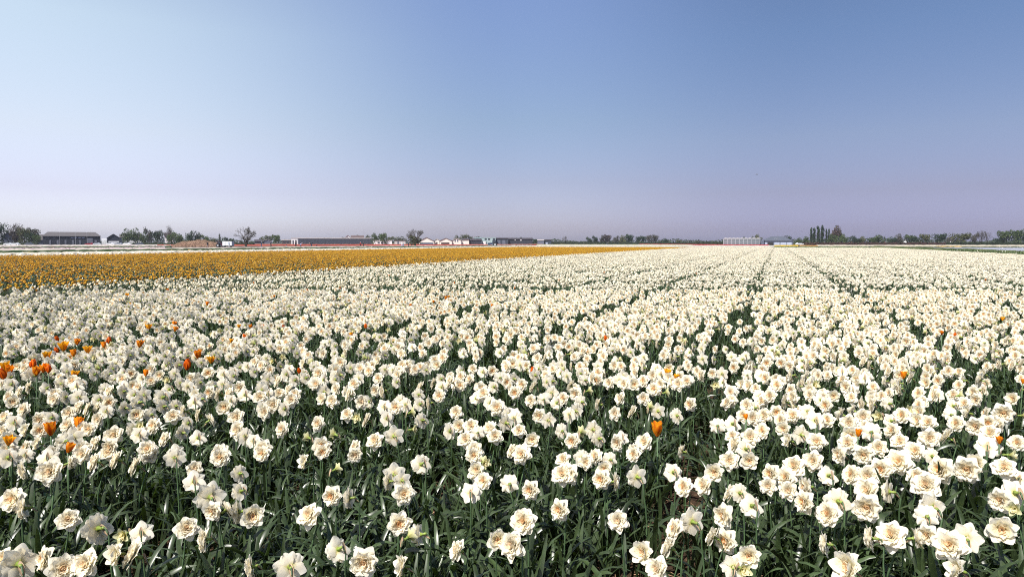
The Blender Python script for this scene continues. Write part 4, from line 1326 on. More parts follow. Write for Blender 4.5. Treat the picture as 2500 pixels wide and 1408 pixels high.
def hedge(x0, x1, ytop, Y, pal, label, seed):
    rng = np.random.default_rng(seed)
    b = Buf()
    a, c = at_y(x0, ytop, Y), at_y(x1, ytop, Y)
    W = c.x - a.x; H = a.z
    for i in range(int(W * 7)):
        p = np.array((a.x + rng.random() * W, Y + rng.uniform(-.8, .8), rng.random() * H * rng.uniform(.85, 1.08)))
        s = rng.uniform(.15, .4)
        u = rng.normal(0, 1, 3); u /= np.linalg.norm(u); v = np.cross(u, rng.normal(0, 1, 3)); v /= np.linalg.norm(v)
        b.add([p - u * s - v * s, p + u * s - v * s, p + u * s + v * s, p - u * s + v * s], [(0, 1, 2, 3)], 0, np.array(pal[rng.integers(len(pal))]) * rng.uniform(.7, 1.3))
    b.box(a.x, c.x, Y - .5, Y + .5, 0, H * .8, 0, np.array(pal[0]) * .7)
    tag(part('hedge', b, M_CROWN), label, 'hedge')
RB = [(.10, .055, .045), (.08, .06, .04), (.06, .065, .035)]
GB = [(.05, .07, .035), (.035, .055, .03), (.07, .08, .045)]
hedge(1960, 2310, 591.0, 405, RB, 'brown hedge under the right tree row', 1)
hedge(2311, 2560, 590.5, 400, GB, 'green hedge at the right edge beyond the pond', 2)
hedge(1384, 1700, 590.0, 520, GB, 'dark low hedge under the middle tree row', 3)
hedge(1700, 1764, 589.2, 450, GB, 'short dark hedge left of the glasshouse', 4)
hedge(300, 620, 592.0, 378, GB, 'dark hedge behind the straw heap', 5)
hedge(1244, 1385, 588.5, 505, GB, 'dark hedge in front of the long dark warehouse', 6)
hedge(-60, 92, 591.0, 328, GB, 'dark hedge under the trees at far left', 7)

# ------------------------------------------------------------------ buildings
def col_mat(name, c, rough=.7, **k): return surf(name, c, tuple(x * .86 for x in c), 1.2, rough, **k)
MB = {
 'barn_dark': col_mat('dark_timber_wall', (.035, .04, .055)), 'roof_grey': col_mat('grey_corrugated_roof', (.095, .085, .085)), 'roof_dark': col_mat('dark_roof_tiles', (.06, .05, .055)),
 'white': col_mat('white_render', (.80, .81, .82)), 'cream': col_mat('cream_panel', (.76, .73, .66)), 'teal': col_mat('pale_teal_panel', (.34, .46, .47)), 'glassdark': col_mat('dark_glazing', (.05, .065, .085), .25, spec=.6),
 'navy': col_mat('navy_panel', (.045, .06, .085)), 'door': col_mat('grey_door', (.20, .21, .25)), 'bluegrey': col_mat('blue_grey_roof', (.085, .095, .12)), 'metal': col_mat('galvanised_frame', (.40, .41, .44), .5),
 'net': col_mat('greenhouse_screen', (.13, .15, .165), .6), 'palewall': col_mat('pale_blue_wall', (.42, .47, .58)), 'brownroof': col_mat('brown_tile_roof', (.11, .075, .07)), 'roofpale': col_mat('pale_sheet_roof', (.50, .49, .48)),
 'brick': col_mat('brick_wall', (.22, .13, .10)), 'black': col_mat('black_rubber', (.02, .02, .02)), 'slate': col_mat('slate_wall', (.12, .14, .19)),
}
def wpx(x0, x1, Y): return at_y(x0, Y_HOR, Y).x, at_y(x1, Y_HOR, Y).x
def hpx(y, Y): return at_y(CX, y, Y).z

def building(name, x0, x1, yeave, yridge, Y, D, wall, roof, label, rooftype='side', openings=(), cat='building', ridge_in=.0, wallparts=None):
    """x0..x1 picture span of the front wall at distance Y; side = ridge parallel to the front, gable = gable end to us, hip, flat, shed"""
    xa, xb = wpx(x0, x1, Y)
    w = xb - xa; he = hpx(yeave, Y); hr = hpx(yridge, Y)
    th = math.atan(((xa + xb) / 2) / Y)
    r = empty(name, ((xa + xb) / 2, Y, 0), -th)
    r.scale.x = math.cos(th)
    b = Buf(); hw = w / 2
    b.box(-hw, hw, 0, D, -.2, he)
    if rooftype == 'gable':
        b.add([(-hw, 0, he), (hw, 0, he), (0, 0, hr), (-hw, D, he), (hw, D, he), (0, D, hr)], [(0, 1, 2), (3, 5, 4)])
    if rooftype == 'side':
        b.add([(-hw, 0, he), (-hw, D, he), (-hw, D / 2, hr), (hw, 0, he), (hw, D, he), (hw, D / 2, hr)], [(0, 1, 2), (3, 5, 4)])
    part('wall', b, MB[wall], r)
    o_ = .35; t_ = .18
    b = Buf()
    def slab(q):
        q = [np.array(x, float) for x in q]
        n = np.cross(q[1] - q[0], q[2] - q[0]); n /= np.linalg.norm(n)
        if n[2] < 0: n = -n
        k = len(q)
        b.add([p + n * .03 for p in q] + [p + n * (t_ + .03) for p in q], [tuple(range(k)), tuple(range(2 * k - 1, k - 1, -1))] + [(i, i + k, (i + 1) % k + k, (i + 1) % k) for i in range(k)])
    if rooftype == 'gable':
        sl = (hr - he) / hw
        slab([(-hw - o_, -o_, he - sl * o_), (0, -o_, hr), (0, D + o_, hr), (-hw - o_, D + o_, he - sl * o_)])
        slab([(hw + o_, -o_, he - sl * o_), (hw + o_, D + o_, he - sl * o_), (0, D + o_, hr), (0, -o_, hr)])
    elif rooftype in ('side', 'hip'):
        sl = (hr - he) / (D / 2)
        ri = hw * ridge_in if rooftype == 'hip' else -o_
        slab([(-hw - o_, -o_, he - sl * o_), (hw + o_, -o_, he - sl * o_), (hw - ri, D / 2, hr), (-hw + ri, D / 2, hr)])
        slab([(hw + o_, D + o_, he - sl * o_), (-hw - o_, D + o_, he - sl * o_), (-hw + ri, D / 2, hr), (hw - ri, D / 2, hr)])
        if rooftype == 'hip':
            slab([(-hw - o_, D + o_, he - sl * o_), (-hw - o_, -o_, he - sl * o_), (-hw + ri, D / 2, hr)])
            slab([(hw + o_, -o_, he - sl * o_), (hw + o_, D + o_, he - sl * o_), (hw - ri, D / 2, hr)])
    elif rooftype == 'flat':
        b.box(-hw - .2, hw + .2, -.2, D + .2, he + .003, max(hr, he + .25))
    part('roof', b, MB[roof], r)
    cache = {}
    for (nm, ox0, ox1, oy0, oy1, m) in openings:
        a, c = wpx(ox0, ox1, Y)
        z1, z0 = hpx(oy0, Y), max(0.02, hpx(oy1, Y))
        a -= (xa + xb) / 2; c -= (xa + xb) / 2
        fw, fh = c - a, z1 - z0
        fr = Buf(); f = min(.12, fw * .12)
        fr.box(a - f, a, -.12, -.003, z0 - f, z1 + f); fr.box(c, c + f, -.12, -.003, z0 - f, z1 + f)
        fr.box(a, c, -.12, -.003, z1, z1 + f); fr.box(a, c, -.12, -.003, z0 - f, z0)
        if nm == 'window':
            fo = part('window', fr, MB['metal' if wall in ('white', 'cream') else 'barn_dark'], r)
            pb = Buf(); pb.box(a, c, -.06, -.004, z0, z1)
            part('pane', pb, MB[m], fo)
        else:
            pb = Buf(); pb.box(a, c, -.10, -.003, z0, z1)
            # recessed joints of a panelled door
            k = max(2, int(fh / .7))
            for i in range(1, k): pb.box(a + .05, c - .05, -.125, -.101, z0 + fh * i / k - .04, z0 + fh * i / k + .04)
            part(nm, pb, MB[m], r)
    tag(r, label, cat)
    return r

# far left house
building('gabled_house', 8, 32, 577, 566, 345, 12, 'slate', 'roof_dark', 'grey gabled house half hidden by trees at far left', 'gable', [('window', 14, 17, 579, 583, 'glassdark'), ('window', 22, 25, 579, 583, 'glassdark'), ('door', 18.5, 21, 586, 597, 'barn_dark')], 'house')
# dark barn
Yb = 400
ops = [('window', x, x + 9, 578, 583, 'glassdark') for x in (112, 128)] + [('window', 173 + i * 9, 180 + i * 9, 579, 581.5, 'palewall') for i in range(4)] + \
      [('door', x, x + 4.5, 586, 598, 'door') for x in (121, 139, 158, 176, 193)] + [('garage_door', 214, 227.5, 581, 598, 'door'), ('door', 232, 238, 586, 598, 'door')]
barn = building('dark_barn', 106, 247, 577, 566.5, Yb, 26, 'barn_dark', 'roof_grey', 'long dark barn with grey roof at left, behind flagpoles', 'hip', ops, 'barn', .16)
building('lean_to_shed', 92, 105.5, 586, 573, Yb + 2, 20, 'slate', 'roof_grey', 'grey lean-to at the left end of the dark barn', 'side', [], 'shed')
def pole(px, ytop, Y, label):
    x = at_y(px, Y_HOR, Y).x; h = hpx(ytop, Y)
    r = empty('flagpole', (x, Y, 0))
    b = Buf(); b.tube([(0, 0, 0), (0, 0, h)], [.09, .05], 8); part('pole', b, MB['metal'], r)
    b = Buf(); b.box(-.25, .25, -.25, .25, 0, .3); part('pole_base', b, MB['metal'], r)
    b = Buf(); b.ball((0, 0, h + .08), .1); part('finial', b, MB['white'], r)
    tag(r, label, 'flagpole', 'flagpoles before the dark barn')
pole(146, 567, 385, 'white flagpole in front of the left part of the barn')
pole(185, 566, 385, 'white flagpole in front of the middle of the barn')
pole(213, 567, 385, 'white flagpole beside the barn garage door')
# white lattice gate between barn and shed
def gate():
    xa, xb = wpx(248.5, 261, 380); r = empty('white_gate', ((xa + xb) / 2, 380, 0)); w = (xb - xa) / 2; h = hpx(582, 380)
    b = Buf(); b.box(-w, w, -.05, .05, h - .15, h); b.box(-w, w, -.05, .05, .3, .45); part('rail', b, MB['white'], r)
    sh = Buf(); sh.box(-.08, .08, -.1, -.051, .1, h - .02); me = sh.mesh('paling', [MB['white']], False)
    n = 9
    for i in range(n):
        o = obj('paling', me, r); o.location.x = -w + (i + .5) * 2 * w / n
    tag(r, 'tall white paling gate between barn and gable shed', 'gate')
gate()
building('gable_shed', 262, 293, 581, 571.5, 398, 14, 'barn_dark', 'roof_dark', 'small dark gable shed right of the barn', 'gable', [('garage_door', 265, 291, 588.5, 598, 'white')], 'shed')
building('low_house', 293.5, 345, 580, 572, 410, 10, 'white', 'roof_grey', 'low white house behind the upright green trees', 'side', [('window', 300, 306, 583, 588, 'glassdark')], 'house')
building('roofed_house', 403, 424, 577, 569, 430, 12, 'white', 'roof_dark', 'white house with dark roof below the slender bare tree', 'side', [('window', 408, 411, 580, 584, 'glassdark')], 'house')
# small far houses right of the bare tree
building('far_house', 622, 640, 589, 585, 520, 10, 'barn_dark', 'roof_dark', 'tiny dark house right of the big bare tree', 'side', [], 'house')
building('far_house', 642, 664, 588.5, 584.5, 530, 12, 'slate', 'roofpale', 'tiny pale-roofed house left of the rounded green tree', 'gable', [], 'house')
building('long_shed', 688, 711, 587, 585, 470, 10, 'roof_grey', 'roofpale', 'low grey shed left of the white-ended glass shed', 'flat', [('window', 692, 696, 588.5, 592, 'glassdark'), ('window', 700, 704, 588.5, 592, 'glassdark')], 'shed')
# dark glass shed with white end
Yg = 450
ops = [('window', 731 + i * 6.6, 735.6 + i * 6.6, 584.5, 594.5, 'glassdark') for i in range(27)]
building('dark_glass_shed', 728, 910, 582.5, 580.6, Yg, 16, 'slate', 'roofpale', 'long low dark glazed shed left of centre', 'flat', ops, 'shed')
building('white_block', 711.5, 727.6, 581.5, 580.4, Yg - 1, 12, 'white', 'roofpale', 'white end block of the long glazed shed', 'flat', [('door', 714, 717, 586.5, 598, 'barn_dark'), ('door', 720.5, 724, 586, 598, 'barn_dark')], 'building')
building('farmhouse_gable', 842, 857, 581.5, 574.5, 520, 14, 'white', 'brownroof', 'white gable of the farmhouse behind the glazed shed', 'gable', [('window', 848, 851, 579, 582, 'glassdark')], 'house')
building('farmhouse_wing', 857.5, 888, 582.5, 575.5, 525, 14, 'white', 'brownroof', 'brown-roofed wing of the farmhouse behind the glazed shed', 'side', [], 'house')
# low white shed and vans
building('low_white_shed', 911, 957, 588, 586.3, 440, 10, 'white', 'roofpale', 'low white shed right of the glazed shed', 'flat', [('window', 922, 927, 590.5, 594, 'glassdark'), ('window', 930, 935, 591, 594, 'glassdark'), ('window', 938, 943, 591, 594, 'glassdark')], 'shed')
building('low_grey_shed', 963, 990, 588, 586.5, 445, 10, 'roofpale', 'roof_grey', 'low grey shed left of the twiggy field tree', 'flat', [('door', 970, 974, 589.5, 598, 'slate')], 'shed')
# cream gabled sheds
building('cream_shed', 1023, 1060, 589, 579.8, 430, 30, 'cream', 'roof_grey', 'large cream gable shed right of the twiggy field tree', 'gable', [('garage_door', 1026, 1058, 592, 598, 'slate')], 'shed')
building('cream_shed', 1060.8, 1073, 586.5, 583, 436, 24, 'cream', 'roofpale', 'narrow cream gable between two larger cream sheds', 'gable', [('door', 1064, 1068, 591, 598, 'brownroof')], 'shed')
building('cream_shed', 1074, 1103, 588, 581.5, 432, 28, 'cream', 'roof_grey', 'second large cream gable shed with brown lean-to', 'gable', [('garage_door', 1077, 1097, 591.5, 598, 'brownroof')], 'shed')
building('cream_shed', 1104, 1126, 587, 582, 434, 28, 'cream', 'roofpale', 'third cream shed with striped gable', 'gable', [('window', 1110, 1112.5, 584.5, 590, 'slate'), ('window', 1116, 1118.5, 584.5, 590, 'slate')], 'shed')
building('cream_shed', 1126.6, 1145, 585.5, 582, 438, 20, 'cream', 'roof_dark', 'cream wall shed with dark roof left of the navy annex', 'side', [('door', 1134, 1137, 591, 598, 'white')], 'shed')
building('navy_annex', 1145.8, 1175, 587, 583.5, 440, 14, 'navy', 'roof_dark', 'dark navy annex left of the teal building', 'side', [('garage_door', 1148, 1172, 588.6, 598, 'barn_dark')], 'shed')
Yt = 445
ops = [('window', a, a + 4.3, 582.6, 585, 'glassdark') for a in (1163.5, 1171.5, 1183.5, 1191.7, 1203.7)] + [('garage_door', 1178, 1185.6, 590, 598, 'white'), ('door', 1186.2, 1187.8, 590, 596, 'barn_dark')]
building('teal_building', 1175.8, 1210, 581, 579.6, Yt, 24, 'teal', 'teal', 'pale teal two-storey building behind the tractor', 'flat', [o for o in ops if o[1] > 1176], 'building')
building('teal_building', 1158, 1175.2, 581.3, 579.8, Yt + 6, 20, 'teal', 'teal', 'lower left wing of the teal building above the navy annex', 'flat', [o for o in ops if o[1] < 1172], 'building')
building('dark_warehouse', 1210.8, 1240, 583, 580.5, 450, 30, 'navy', 'roof_dark', 'dark blue warehouse right of the teal building', 'side', [('garage_door', 1214, 1222, 586, 598, 'slate'), ('garage_door', 1226, 1234, 586, 598, 'slate')], 'warehouse')
building('dark_warehouse', 1240.8, 1300, 584, 581, 470, 30, 'barn_dark', 'roof_dark', 'long blackish warehouse with tiny white signs', 'side', [('sign', 1256.5, 1259, 585, 587, 'white'), ('sign', 1270, 1273.5, 584.6, 587.4, 'white')], 'warehouse')
building('dark_warehouse', 1312, 1328, 587, 584.5, 470, 20, 'slate', 'roofpale', 'olive-grey shed at the far end of the warehouses', 'flat', [], 'shed')
building('dark_warehouse', 1328.8, 1346, 587, 584.6, 472, 20, 'navy', 'roof_dark', 'last small navy shed of the warehouse row', 'flat', [('garage_door', 1330, 1337, 592, 597, 'palewall')], 'shed')
# glasshouse
def glasshouse():
    Y = 400; xa, xb = wpx(1766, 1855, Y); w = (xb - xa) / 2; h = hpx(583.2, Y); hr = hpx(580.6, Y)
    th = math.atan(((xa + xb) / 2) / Y)
    r = empty('glasshouse', ((xa + xb) / 2, Y, 0), -th - .05); r.scale.x = math.cos(th); D = 26; n = 9
    me = None
    b = Buf(); b.box(-.13, .13, -.18, .0, 0, h); post = b.mesh('post', [MB['metal']], False)
    bw = 2 * w / n
    b = Buf(); b.box(-bw / 2 + .14, bw / 2 - .14, -.08, -.04, .1, h - .05); pane = b.mesh('pane', [MB['net']], False)
    b = Buf()
    for q in range(1, 4): b.box(-bw / 2 + bw * q / 4 - .03, -bw / 2 + bw * q / 4 + .03, -.14, -.081, .1, h - .05)
    b.box(-bw / 2 + .14, bw / 2 - .14, -.14, -.082, h * .5 - .04, h * .5 + .04)
    bars = b.mesh('glazing_bar', [MB['metal']], False)
    # arched roof bays
    rb = Buf()
    k = 6
    V = []
    for j in range(k + 1):
        a = PI * j / k
        V.append((-bw / 2 * math.cos(a) * .96, h + (hr - h) * math.sin(a)))
    pts = [(x, 0, z) for x, z in V] + [(x, D, z) for x, z in V]
    F = [(j, j + 1, j + k + 2, j + k + 1) for j in range(k)] + [tuple(range(k, -1, -1)), tuple(range(k + 1, 2 * k + 2))]
    rb.add(pts, F); roof = rb.mesh('roof_bay', [MB['roofpale']], False)
    for i in range(n + 1):
        o = obj('post', post, r); o.location.x = -w + i * bw
    for i in range(n):
        c = -w + (i + .5) * bw
        o = obj('pane', pane, r); o.location.x = c
        o = obj('glazing_bar', bars, r); o.location.x = c
        o = obj('roof_bay', roof, r); o.location.x = c
    b = Buf(); b.box(-w, w, -.2, .05, h, h + .18); part('gutter', b, MB['metal'], r)
    b = Buf(); b.box(-w + .1, w - .1, .05, D, 0, h - .05); part('screen_wall', b, MB['net'], r)
    b = Buf(); b.box(w + .02, w + 2.2, 2, D, 0, h * .8); part('side_bay', b, MB['slate'], r)
    tag(r, 'white-framed grey glasshouse standing on the horizon right of centre', 'glasshouse')
glasshouse()
ops = [('garage_door', 1862.5, 1873, 591.5, 598.5, 'palewall'), ('garage_door', 1890.5, 1903.5, 591.5, 598.5, 'palewall'), ('garage_door', 1905.5, 1919, 591.5, 598.5, 'palewall'), ('garage_door', 1920.5, 1932.5, 591.5, 598.5, 'palewall'),
       ('doorway', 1875, 1888, 592, 598.5, 'black')]
gb = building('grey_barn', 1859, 1936, 588.5, 577.5, 405, 30, 'slate', 'bluegrey', 'blue-grey hip-roofed barn with pale doors right of the glasshouse', 'hip', ops, 'barn', .62)
def dormer(px0, px1, y0, y1, Y, par, dy):
    a, c = wpx(px0, px1, 405); cx_ = par.location.x
    b = Buf(); b.box(a - cx_, c - cx_, dy, dy + 3, hpx(y1, 405), hpx(y0, 405)); fo = part('dormer_window', b, MB['metal'], par)
    b = Buf(); b.box(a - cx_ + .2, c - cx_ - .2, dy - .05, dy, hpx(y1, 405) + .1, hpx(y0, 405) - .12); part('pane', b, MB['glassdark'], fo)
dormer(1890, 1895.5, 581.5, 584, 405, gb, 6.6); dormer(1896.5, 1902, 581.5, 584, 405, gb, 6.6)
for (a, c, t, Y, l) in ((2206, 2213, 586, 437, 'tiny white-roofed cottage between trees of the right tree row'), (2318, 2324, 588, 428, 'small pale hut in the gap of the right tree row')):
    building('cottage', a, c, t + 3, t, Y, 6, 'white', 'brownroof', l, 'gable', [('door', (a + c) / 2 - .6, (a + c) / 2 + .6, t + 6, 597, 'slate')], 'cottage')

# ------------------------------------------------------------------ straw heap
def heap():
    Y = 232; xa, xb = wpx(416, 541, Y); w = (xb - xa) / 2; H = hpx(587.2, Y)
    rng = np.random.default_rng(4); b = Buf(); nx, ny = 90, 24
    V, C, F = [], [], []
    for i in range(ny + 1):
        for j in range(nx + 1):
            u, v = 2 * j / nx - 1, 2 * i / ny - 1
            e = max(0, 1 - abs(u) ** 2.6) * max(0, 1 - v * v) ** .7
            skew = .55 + .45 * math.tanh((u + .75) * 2.2)
            z = H * e ** .75 * skew * (1 + .10 * math.sin(u * 9) + .05 * math.sin(u * 23 + v * 7)) + (rng.normal(0, .07) if e > 0 else 0)
            V.append((u * w + rng.normal(0, .05), v * 4.5 + rng.normal(0, .08), max(z, -.05)))
            C.append(np.array(((.20, .12, .085), (.28, .18, .13), (.13, .075, .05), (.23, .145, .10))[rng.integers(4)]))
    for i in range(ny):
        for j in range(nx):
            q = i * (nx + 1) + j; F.append((q, q + 1, q + nx + 2, q + nx + 1))
    b.add(V, F, 0, np.array(C))
    # loose straw
    r = empty('straw_heap', ((xa + xb) / 2, Y, 0))
    o = part('mound', b, M_FAR, r)
    s = Buf()
    for i in range(1500):
        k = rng.integers(len(V)); p = np.array(V[k]) + (0, 0, .03)
        a = rng.uniform(0, PI); d = np.array((math.cos(a), math.sin(a) * .4, rng.normal(0, .5))) * rng.uniform(.15, .5); n = np.array((0, 0, .03))
        s.add([p - d - n, p + d - n, p + d + n, p - d + n], [(0, 1, 2, 3)], 0, np.array((.42, .30, .20)) * rng.uniform(.5, 1.2))
    o2 = part('loose_straw', s, M_PAPER, r); o2['kind'] = 'stuff'
    tag(r, 'long brown straw heap left of the white trailer', 'straw heap')
heap()

# ------------------------------------------------------------------ vehicles
def wheel(parent, x, y, z, r, w, hub='metal'):
    b = Buf()
    n = 16
    for (rr, yy0, yy1) in ((r, -w / 2, w / 2),):
        V = []
        for yy in (yy0, yy0 * .6, yy1 * .6, yy1):
            q = rr * (.9 if abs(yy) > w * .4 else 1)
            for i in range(n):
                a = 2 * PI * i / n; V.append((x + q * math.cos(a), y + yy, z + q * math.sin(a)))
        F = [(k * n + i, k * n + (i + 1) % n, (k + 1) * n + (i + 1) % n, (k + 1) * n + i) for k in range(3) for i in range(n)] + [tuple(range(n)), tuple(range(4 * n - 1, 3 * n - 1, -1))]
        b.add(V, F)
    o = part('wheel', b, MB['black'], parent)
    b = Buf()
    V = [(x + r * .5 * math.cos(2 * PI * i / 12), y - w / 2 - .015, z + r * .5 * math.sin(2 * PI * i / 12)) for i in range(12)] + [(x + r * .5 * math.cos(2 * PI * i / 12), y + w / 2 + .015, z + r * .5 * math.sin(2 * PI * i / 12)) for i in range(12)]
    b.add(V, [tuple(range(12)), tuple(range(23, 11, -1))] + [(i, i + 12, (i + 1) % 12 + 12, (i + 1) % 12) for i in range(12)])
    part('hub', b, MB[hub], o)

def profile(b, pts, y0, y1):
    n = len(pts)
    b.add([(x, y0, z) for x, z in pts] + [(x, y1, z) for x, z in pts], [tuple(range(n)), tuple(range(2 * n - 1, n - 1, -1))] + [(i, i + n, (i + 1) % n + n, (i + 1) % n) for i in range(n)])

PAINT = {}
def paint(c):
    k = tuple(c)
    if k not in PAINT:
        PAINT[k] = surf('car_paint', k, tuple(x * .95 for x in k), 2, .3, spec=.6)
    return PAINT[k]

def car(px, Y, color, label, flip=1, van=False, rz=0.0):
    r = empty('parked_van' if van else 'parked_car', (at_y(px, Y_HOR, Y).x, Y, 0), rz)
    b = Buf()
    if van:
        profile(b, [(-2.4, .35), (2.3, .35), (2.4, .9), (1.9, 1.15), (1.35, 2.0), (-2.35, 2.05)], -.9, .9)
    else:
        profile(b, [(-2.1, .3), (2.1, .3), (2.15, .75), (1.1, .92), (-1.9, .98), (-2.15, .7)], -.85, .85)
        profile(b, [(-1.75, .98), (1.05, .925), (.45, 1.42), (-1.2, 1.45)], -.72, .72)
    for i, v in enumerate(b.v): b.v[i] = v * np.array((flip, 1, 1))
    part('body', b, paint(color), r)
    b = Buf()
    if van: profile(b, [(1.0, 1.25), (1.75, 1.2), (1.3, 1.85), (1.0, 1.85)], -.92, .92)
    else: profile(b, [(-1.5, 1.0), (.85, .98), (.40, 1.36), (-1.15, 1.38)], -.74, .74)
    for i, v in enumerate(b.v): b.v[i] = v * np.array((flip, 1, 1))
    part('side_window', b, MB['glassdark'], r)
    for sx in (-1.3, 1.3):
        for sy in (-.82, .82): wheel(r, sx, sy, .32, .32, .2)
    for sy in (-.6, .6):
        b = Buf(); b.box(2.1 * flip - .06, 2.1 * flip + .06, sy - .15, sy + .15, .6, .75); part('headlight', b, MB['white'], r)
    tag(r, label, 'van' if van else 'car', 'vehicles parked along the road at left')
car(22, 322, (.5, .52, .55), 'silver car parked below the gabled house at far left')
car(36, 321, (.55, .57, .6), 'pale car parked right of the silver car at far left', -1)
car(72, 322, (.05, .06, .08), 'dark car parked under the low dark tree')
car(218, 378, (.25, .02, .03), 'dark red car in front of the barn garage door', -1)
car(238, 378, (.45, .47, .5), 'grey car near the right end of the dark barn')
car(271, 376, (.75, .76, .78), 'white car in front of the gable shed')
car(289, 376, (.3, .32, .36), 'grey car right of the white car by the gable shed', -1)
car(311, 372, (.7, .72, .75), 'pale car under the upright green trees')
car(340, 372, (.04, .05, .07), 'black car below the low green tree', -1)
car(1952, 395, (.7, .72, .74), 'white car just right of the grey barn')

def trailer():
    Y = 214; xa, xb = wpx(545.5, 569, Y); w = (xb - xa) / 2; r = empty('box_trailer', ((xa + xb) / 2, Y, 0)); h = hpx(589, Y)
    b = Buf(); b.box(-w, w, -.95, .95, .55, h); part('body', b, MB['white'], r)
    b = Buf()
    for i in range(7): b.box(-w + .1 + i * (2 * w - .2) / 6 - .02, -w + .1 + i * (2 * w - .2) / 6 + .02, -.975, -.951, .6, h - .05)
    part('panel_rib', b, MB['metal'], r)
    b = Buf(); b.box(-w, w, -.8, .8, .42, .548); part('chassis', b, MB['slate'], r)
    b = Buf(); b.box(-w - 1.2, -w, -.05, .05, .44, .52); part('drawbar', b, MB['slate'], r)
    wheel(r, w * .35, -.85, .36, .36, .2); wheel(r, w * .35, .85, .36, .36, .2)
    tag(r, 'white box trailer right of the straw heap', 'trailer')
trailer()

def tractor(px, Y, L, c, label, flip=1):
    r = empty('tractor', (at_y(px, Y_HOR, Y).x, Y, 0))
    k = L / 4.0
    r.scale = (k * flip, k, k)
    pm = paint(c)
    b = Buf(); profile(b, [(.1, .8), (2.1, .75), (2.15, 1.35), (1.9, 1.5), (.1, 1.6)], -.4, .4); part('bonnet', b, pm, r)
    b = Buf()
    for (x, y) in ((-1.25, -.65), (-1.25, .65), (.1, -.6), (.1, .6)): b.box(x - .05, x + .05, y - .05, y + .05, 1.2, 2.55)
    part('cab_frame', b, pm, r)
    b = Buf(); b.box(-1.2, .05, -.6, .6, 1.3, 2.5); part('cab_glass', b, MB['glassdark'], r)
    b = Buf(); b.box(-1.35, .2, -.75, .75, 2.56, 2.7); part('cab_roof', b, pm, r)
    b = Buf(); b.box(-1.6, .3, -.55, .55, .6, 1.19); part('body', b, MB['slate'], r)
    for sy in (-1, 1):
        b = Buf(); b.box(-1.7, -.2, sy * .78 - .28, sy * .78 + .28, 1.66, 1.74); part('mudguard', b, pm, r)
        wheel(r, -.95, sy * .85, .82, .82, .42, 'metal'); wheel(r, 1.55, sy * .75, .52, .52, .3, 'metal')
    b = Buf(); b.tube([(1.1, -.3, 1.5), (1.1, -.3, 2.3)], .05, 8); part('exhaust', b, MB['black'], r)
    for sy in (-.25, .25):
        b = Buf(); b.box(2.15, 2.2, sy - .1, sy + .1, 1.05, 1.2); part('headlight', b, MB['white'], r)
    tag(r, label, 'tractor')
tractor(1203, 255, 3.6, (.02, .04, .09), 'dark blue tractor in the red tulips before the teal building', -1)
tractor(539, 219, 2.9, (.10, .02, .03), 'small dark red tractor between straw heap and trailer', 1)

# ------------------------------------------------------------------ people
def skin_person(pose):
    """one continuous skinned body, 1.72 m tall; faces -Y"""
    J = {'pelvis': (0, 0, .95, .13), 'waist': (0, 0, 1.08, .12), 'chest': (0, -.01, 1.32, .15), 'neck': (0, 0, 1.48, .055), 'chin': (0, -.02, 1.56, .075), 'head': (0, -.01, 1.64, .095),
         'nose': (0, -.11, 1.62, .018), 'crown': (0, 0, 1.70, .06)}
    E = [('pelvis', 'waist'), ('waist', 'chest'), ('chest', 'neck'), ('neck', 'chin'), ('chin', 'head'), ('head', 'nose'), ('head', 'crown')]
    stride = {'stand': 0, 'walk': .22, 'crouch': .1}[pose]
    for s, n in ((-1, 'r'), (1, 'l')):
        st = stride * s
        J['hip' + n] = (s * .10, 0, .90, .10); J['knee' + n] = (s * .11, st * -.6 - .01, .50, .065); J['ankle' + n] = (s * .11, st * -1.0 + .02, .09, .045); J['toe' + n] = (s * .13, st * -1.0 - .14, .03, .035)
        J['sh' + n] = (s * .19, 0, 1.42, .06); J['elb' + n] = (s * .25, .03 + st * .4, 1.14, .045)
        if pose == 'stand' and s < 0:      # raised forearm, holding something up
            J['hand' + n] = (s * .14, -.26, 1.32, .03); J['fing' + n] = (s * .12, -.32, 1.38, .022)
        else:
            J['hand' + n] = (s * .25, -.06 + st * .8, .90, .032); J['fing' + n] = (s * .25, -.08 + st * .8, .80, .02)
        J['thumb' + n] = tuple(np.array(J['hand' + n][:3]) + (-.03 * s, -.05, -.02)) + (.014,)
        E += [('pelvis', 'hip' + n), ('hip' + n, 'knee' + n), ('knee' + n, 'ankle' + n), ('ankle' + n, 'toe' + n), ('chest', 'sh' + n), ('sh' + n, 'elb' + n), ('elb' + n, 'hand' + n), ('hand' + n, 'fing' + n), ('hand' + n, 'thumb' + n)]
    if pose == 'crouch':
        for k, v in list(J.items()):
            x, y, z, r = v
            if z > .95 or k.startswith(('sh', 'elb', 'hand', 'fing', 'thumb')):
                dz = z - .95; a = .8
                J[k] = (x, y * math.cos(a) - dz * math.sin(a), .78 + dz * math.cos(a), r)
            elif k in ('pelvis', 'hipl', 'hipr'): J[k] = (x, y + .12, z - .17, r)
            elif k.startswith('knee'): J[k] = (x, y - .12, z - .02, r)
    names = list(J)
    me = bpy.data.meshes.new('person_' + pose)
    me.from_pydata([J[n][:3] for n in names], [(names.index(a), names.index(b)) for a, b in E], [])
    o = bpy.data.objects.new('person_rig', me); COL.objects.link(o)
    o.modifiers.new('skin', 'SKIN')
    if not me.skin_vertices: 
        bm_layer = me.attributes
    for i, n in enumerate(names):
        v = me.skin_vertices[0].data[i]; v.radius = (J[n][3], J[n][3]); v.use_root = (n == 'pelvis')
    sb = o.modifiers.new('sub', 'SUBSURF'); sb.levels = 1; sb.render_levels = 1
    bpy.context.view_layer.update()
    dg = bpy.context.evaluated_depsgraph_get()
    res = bpy.data.meshes.new_from_object(o.evaluated_get(dg))
    bpy.data.objects.remove(o)
    for p in res.polygons: p.use_smooth = True
    return res
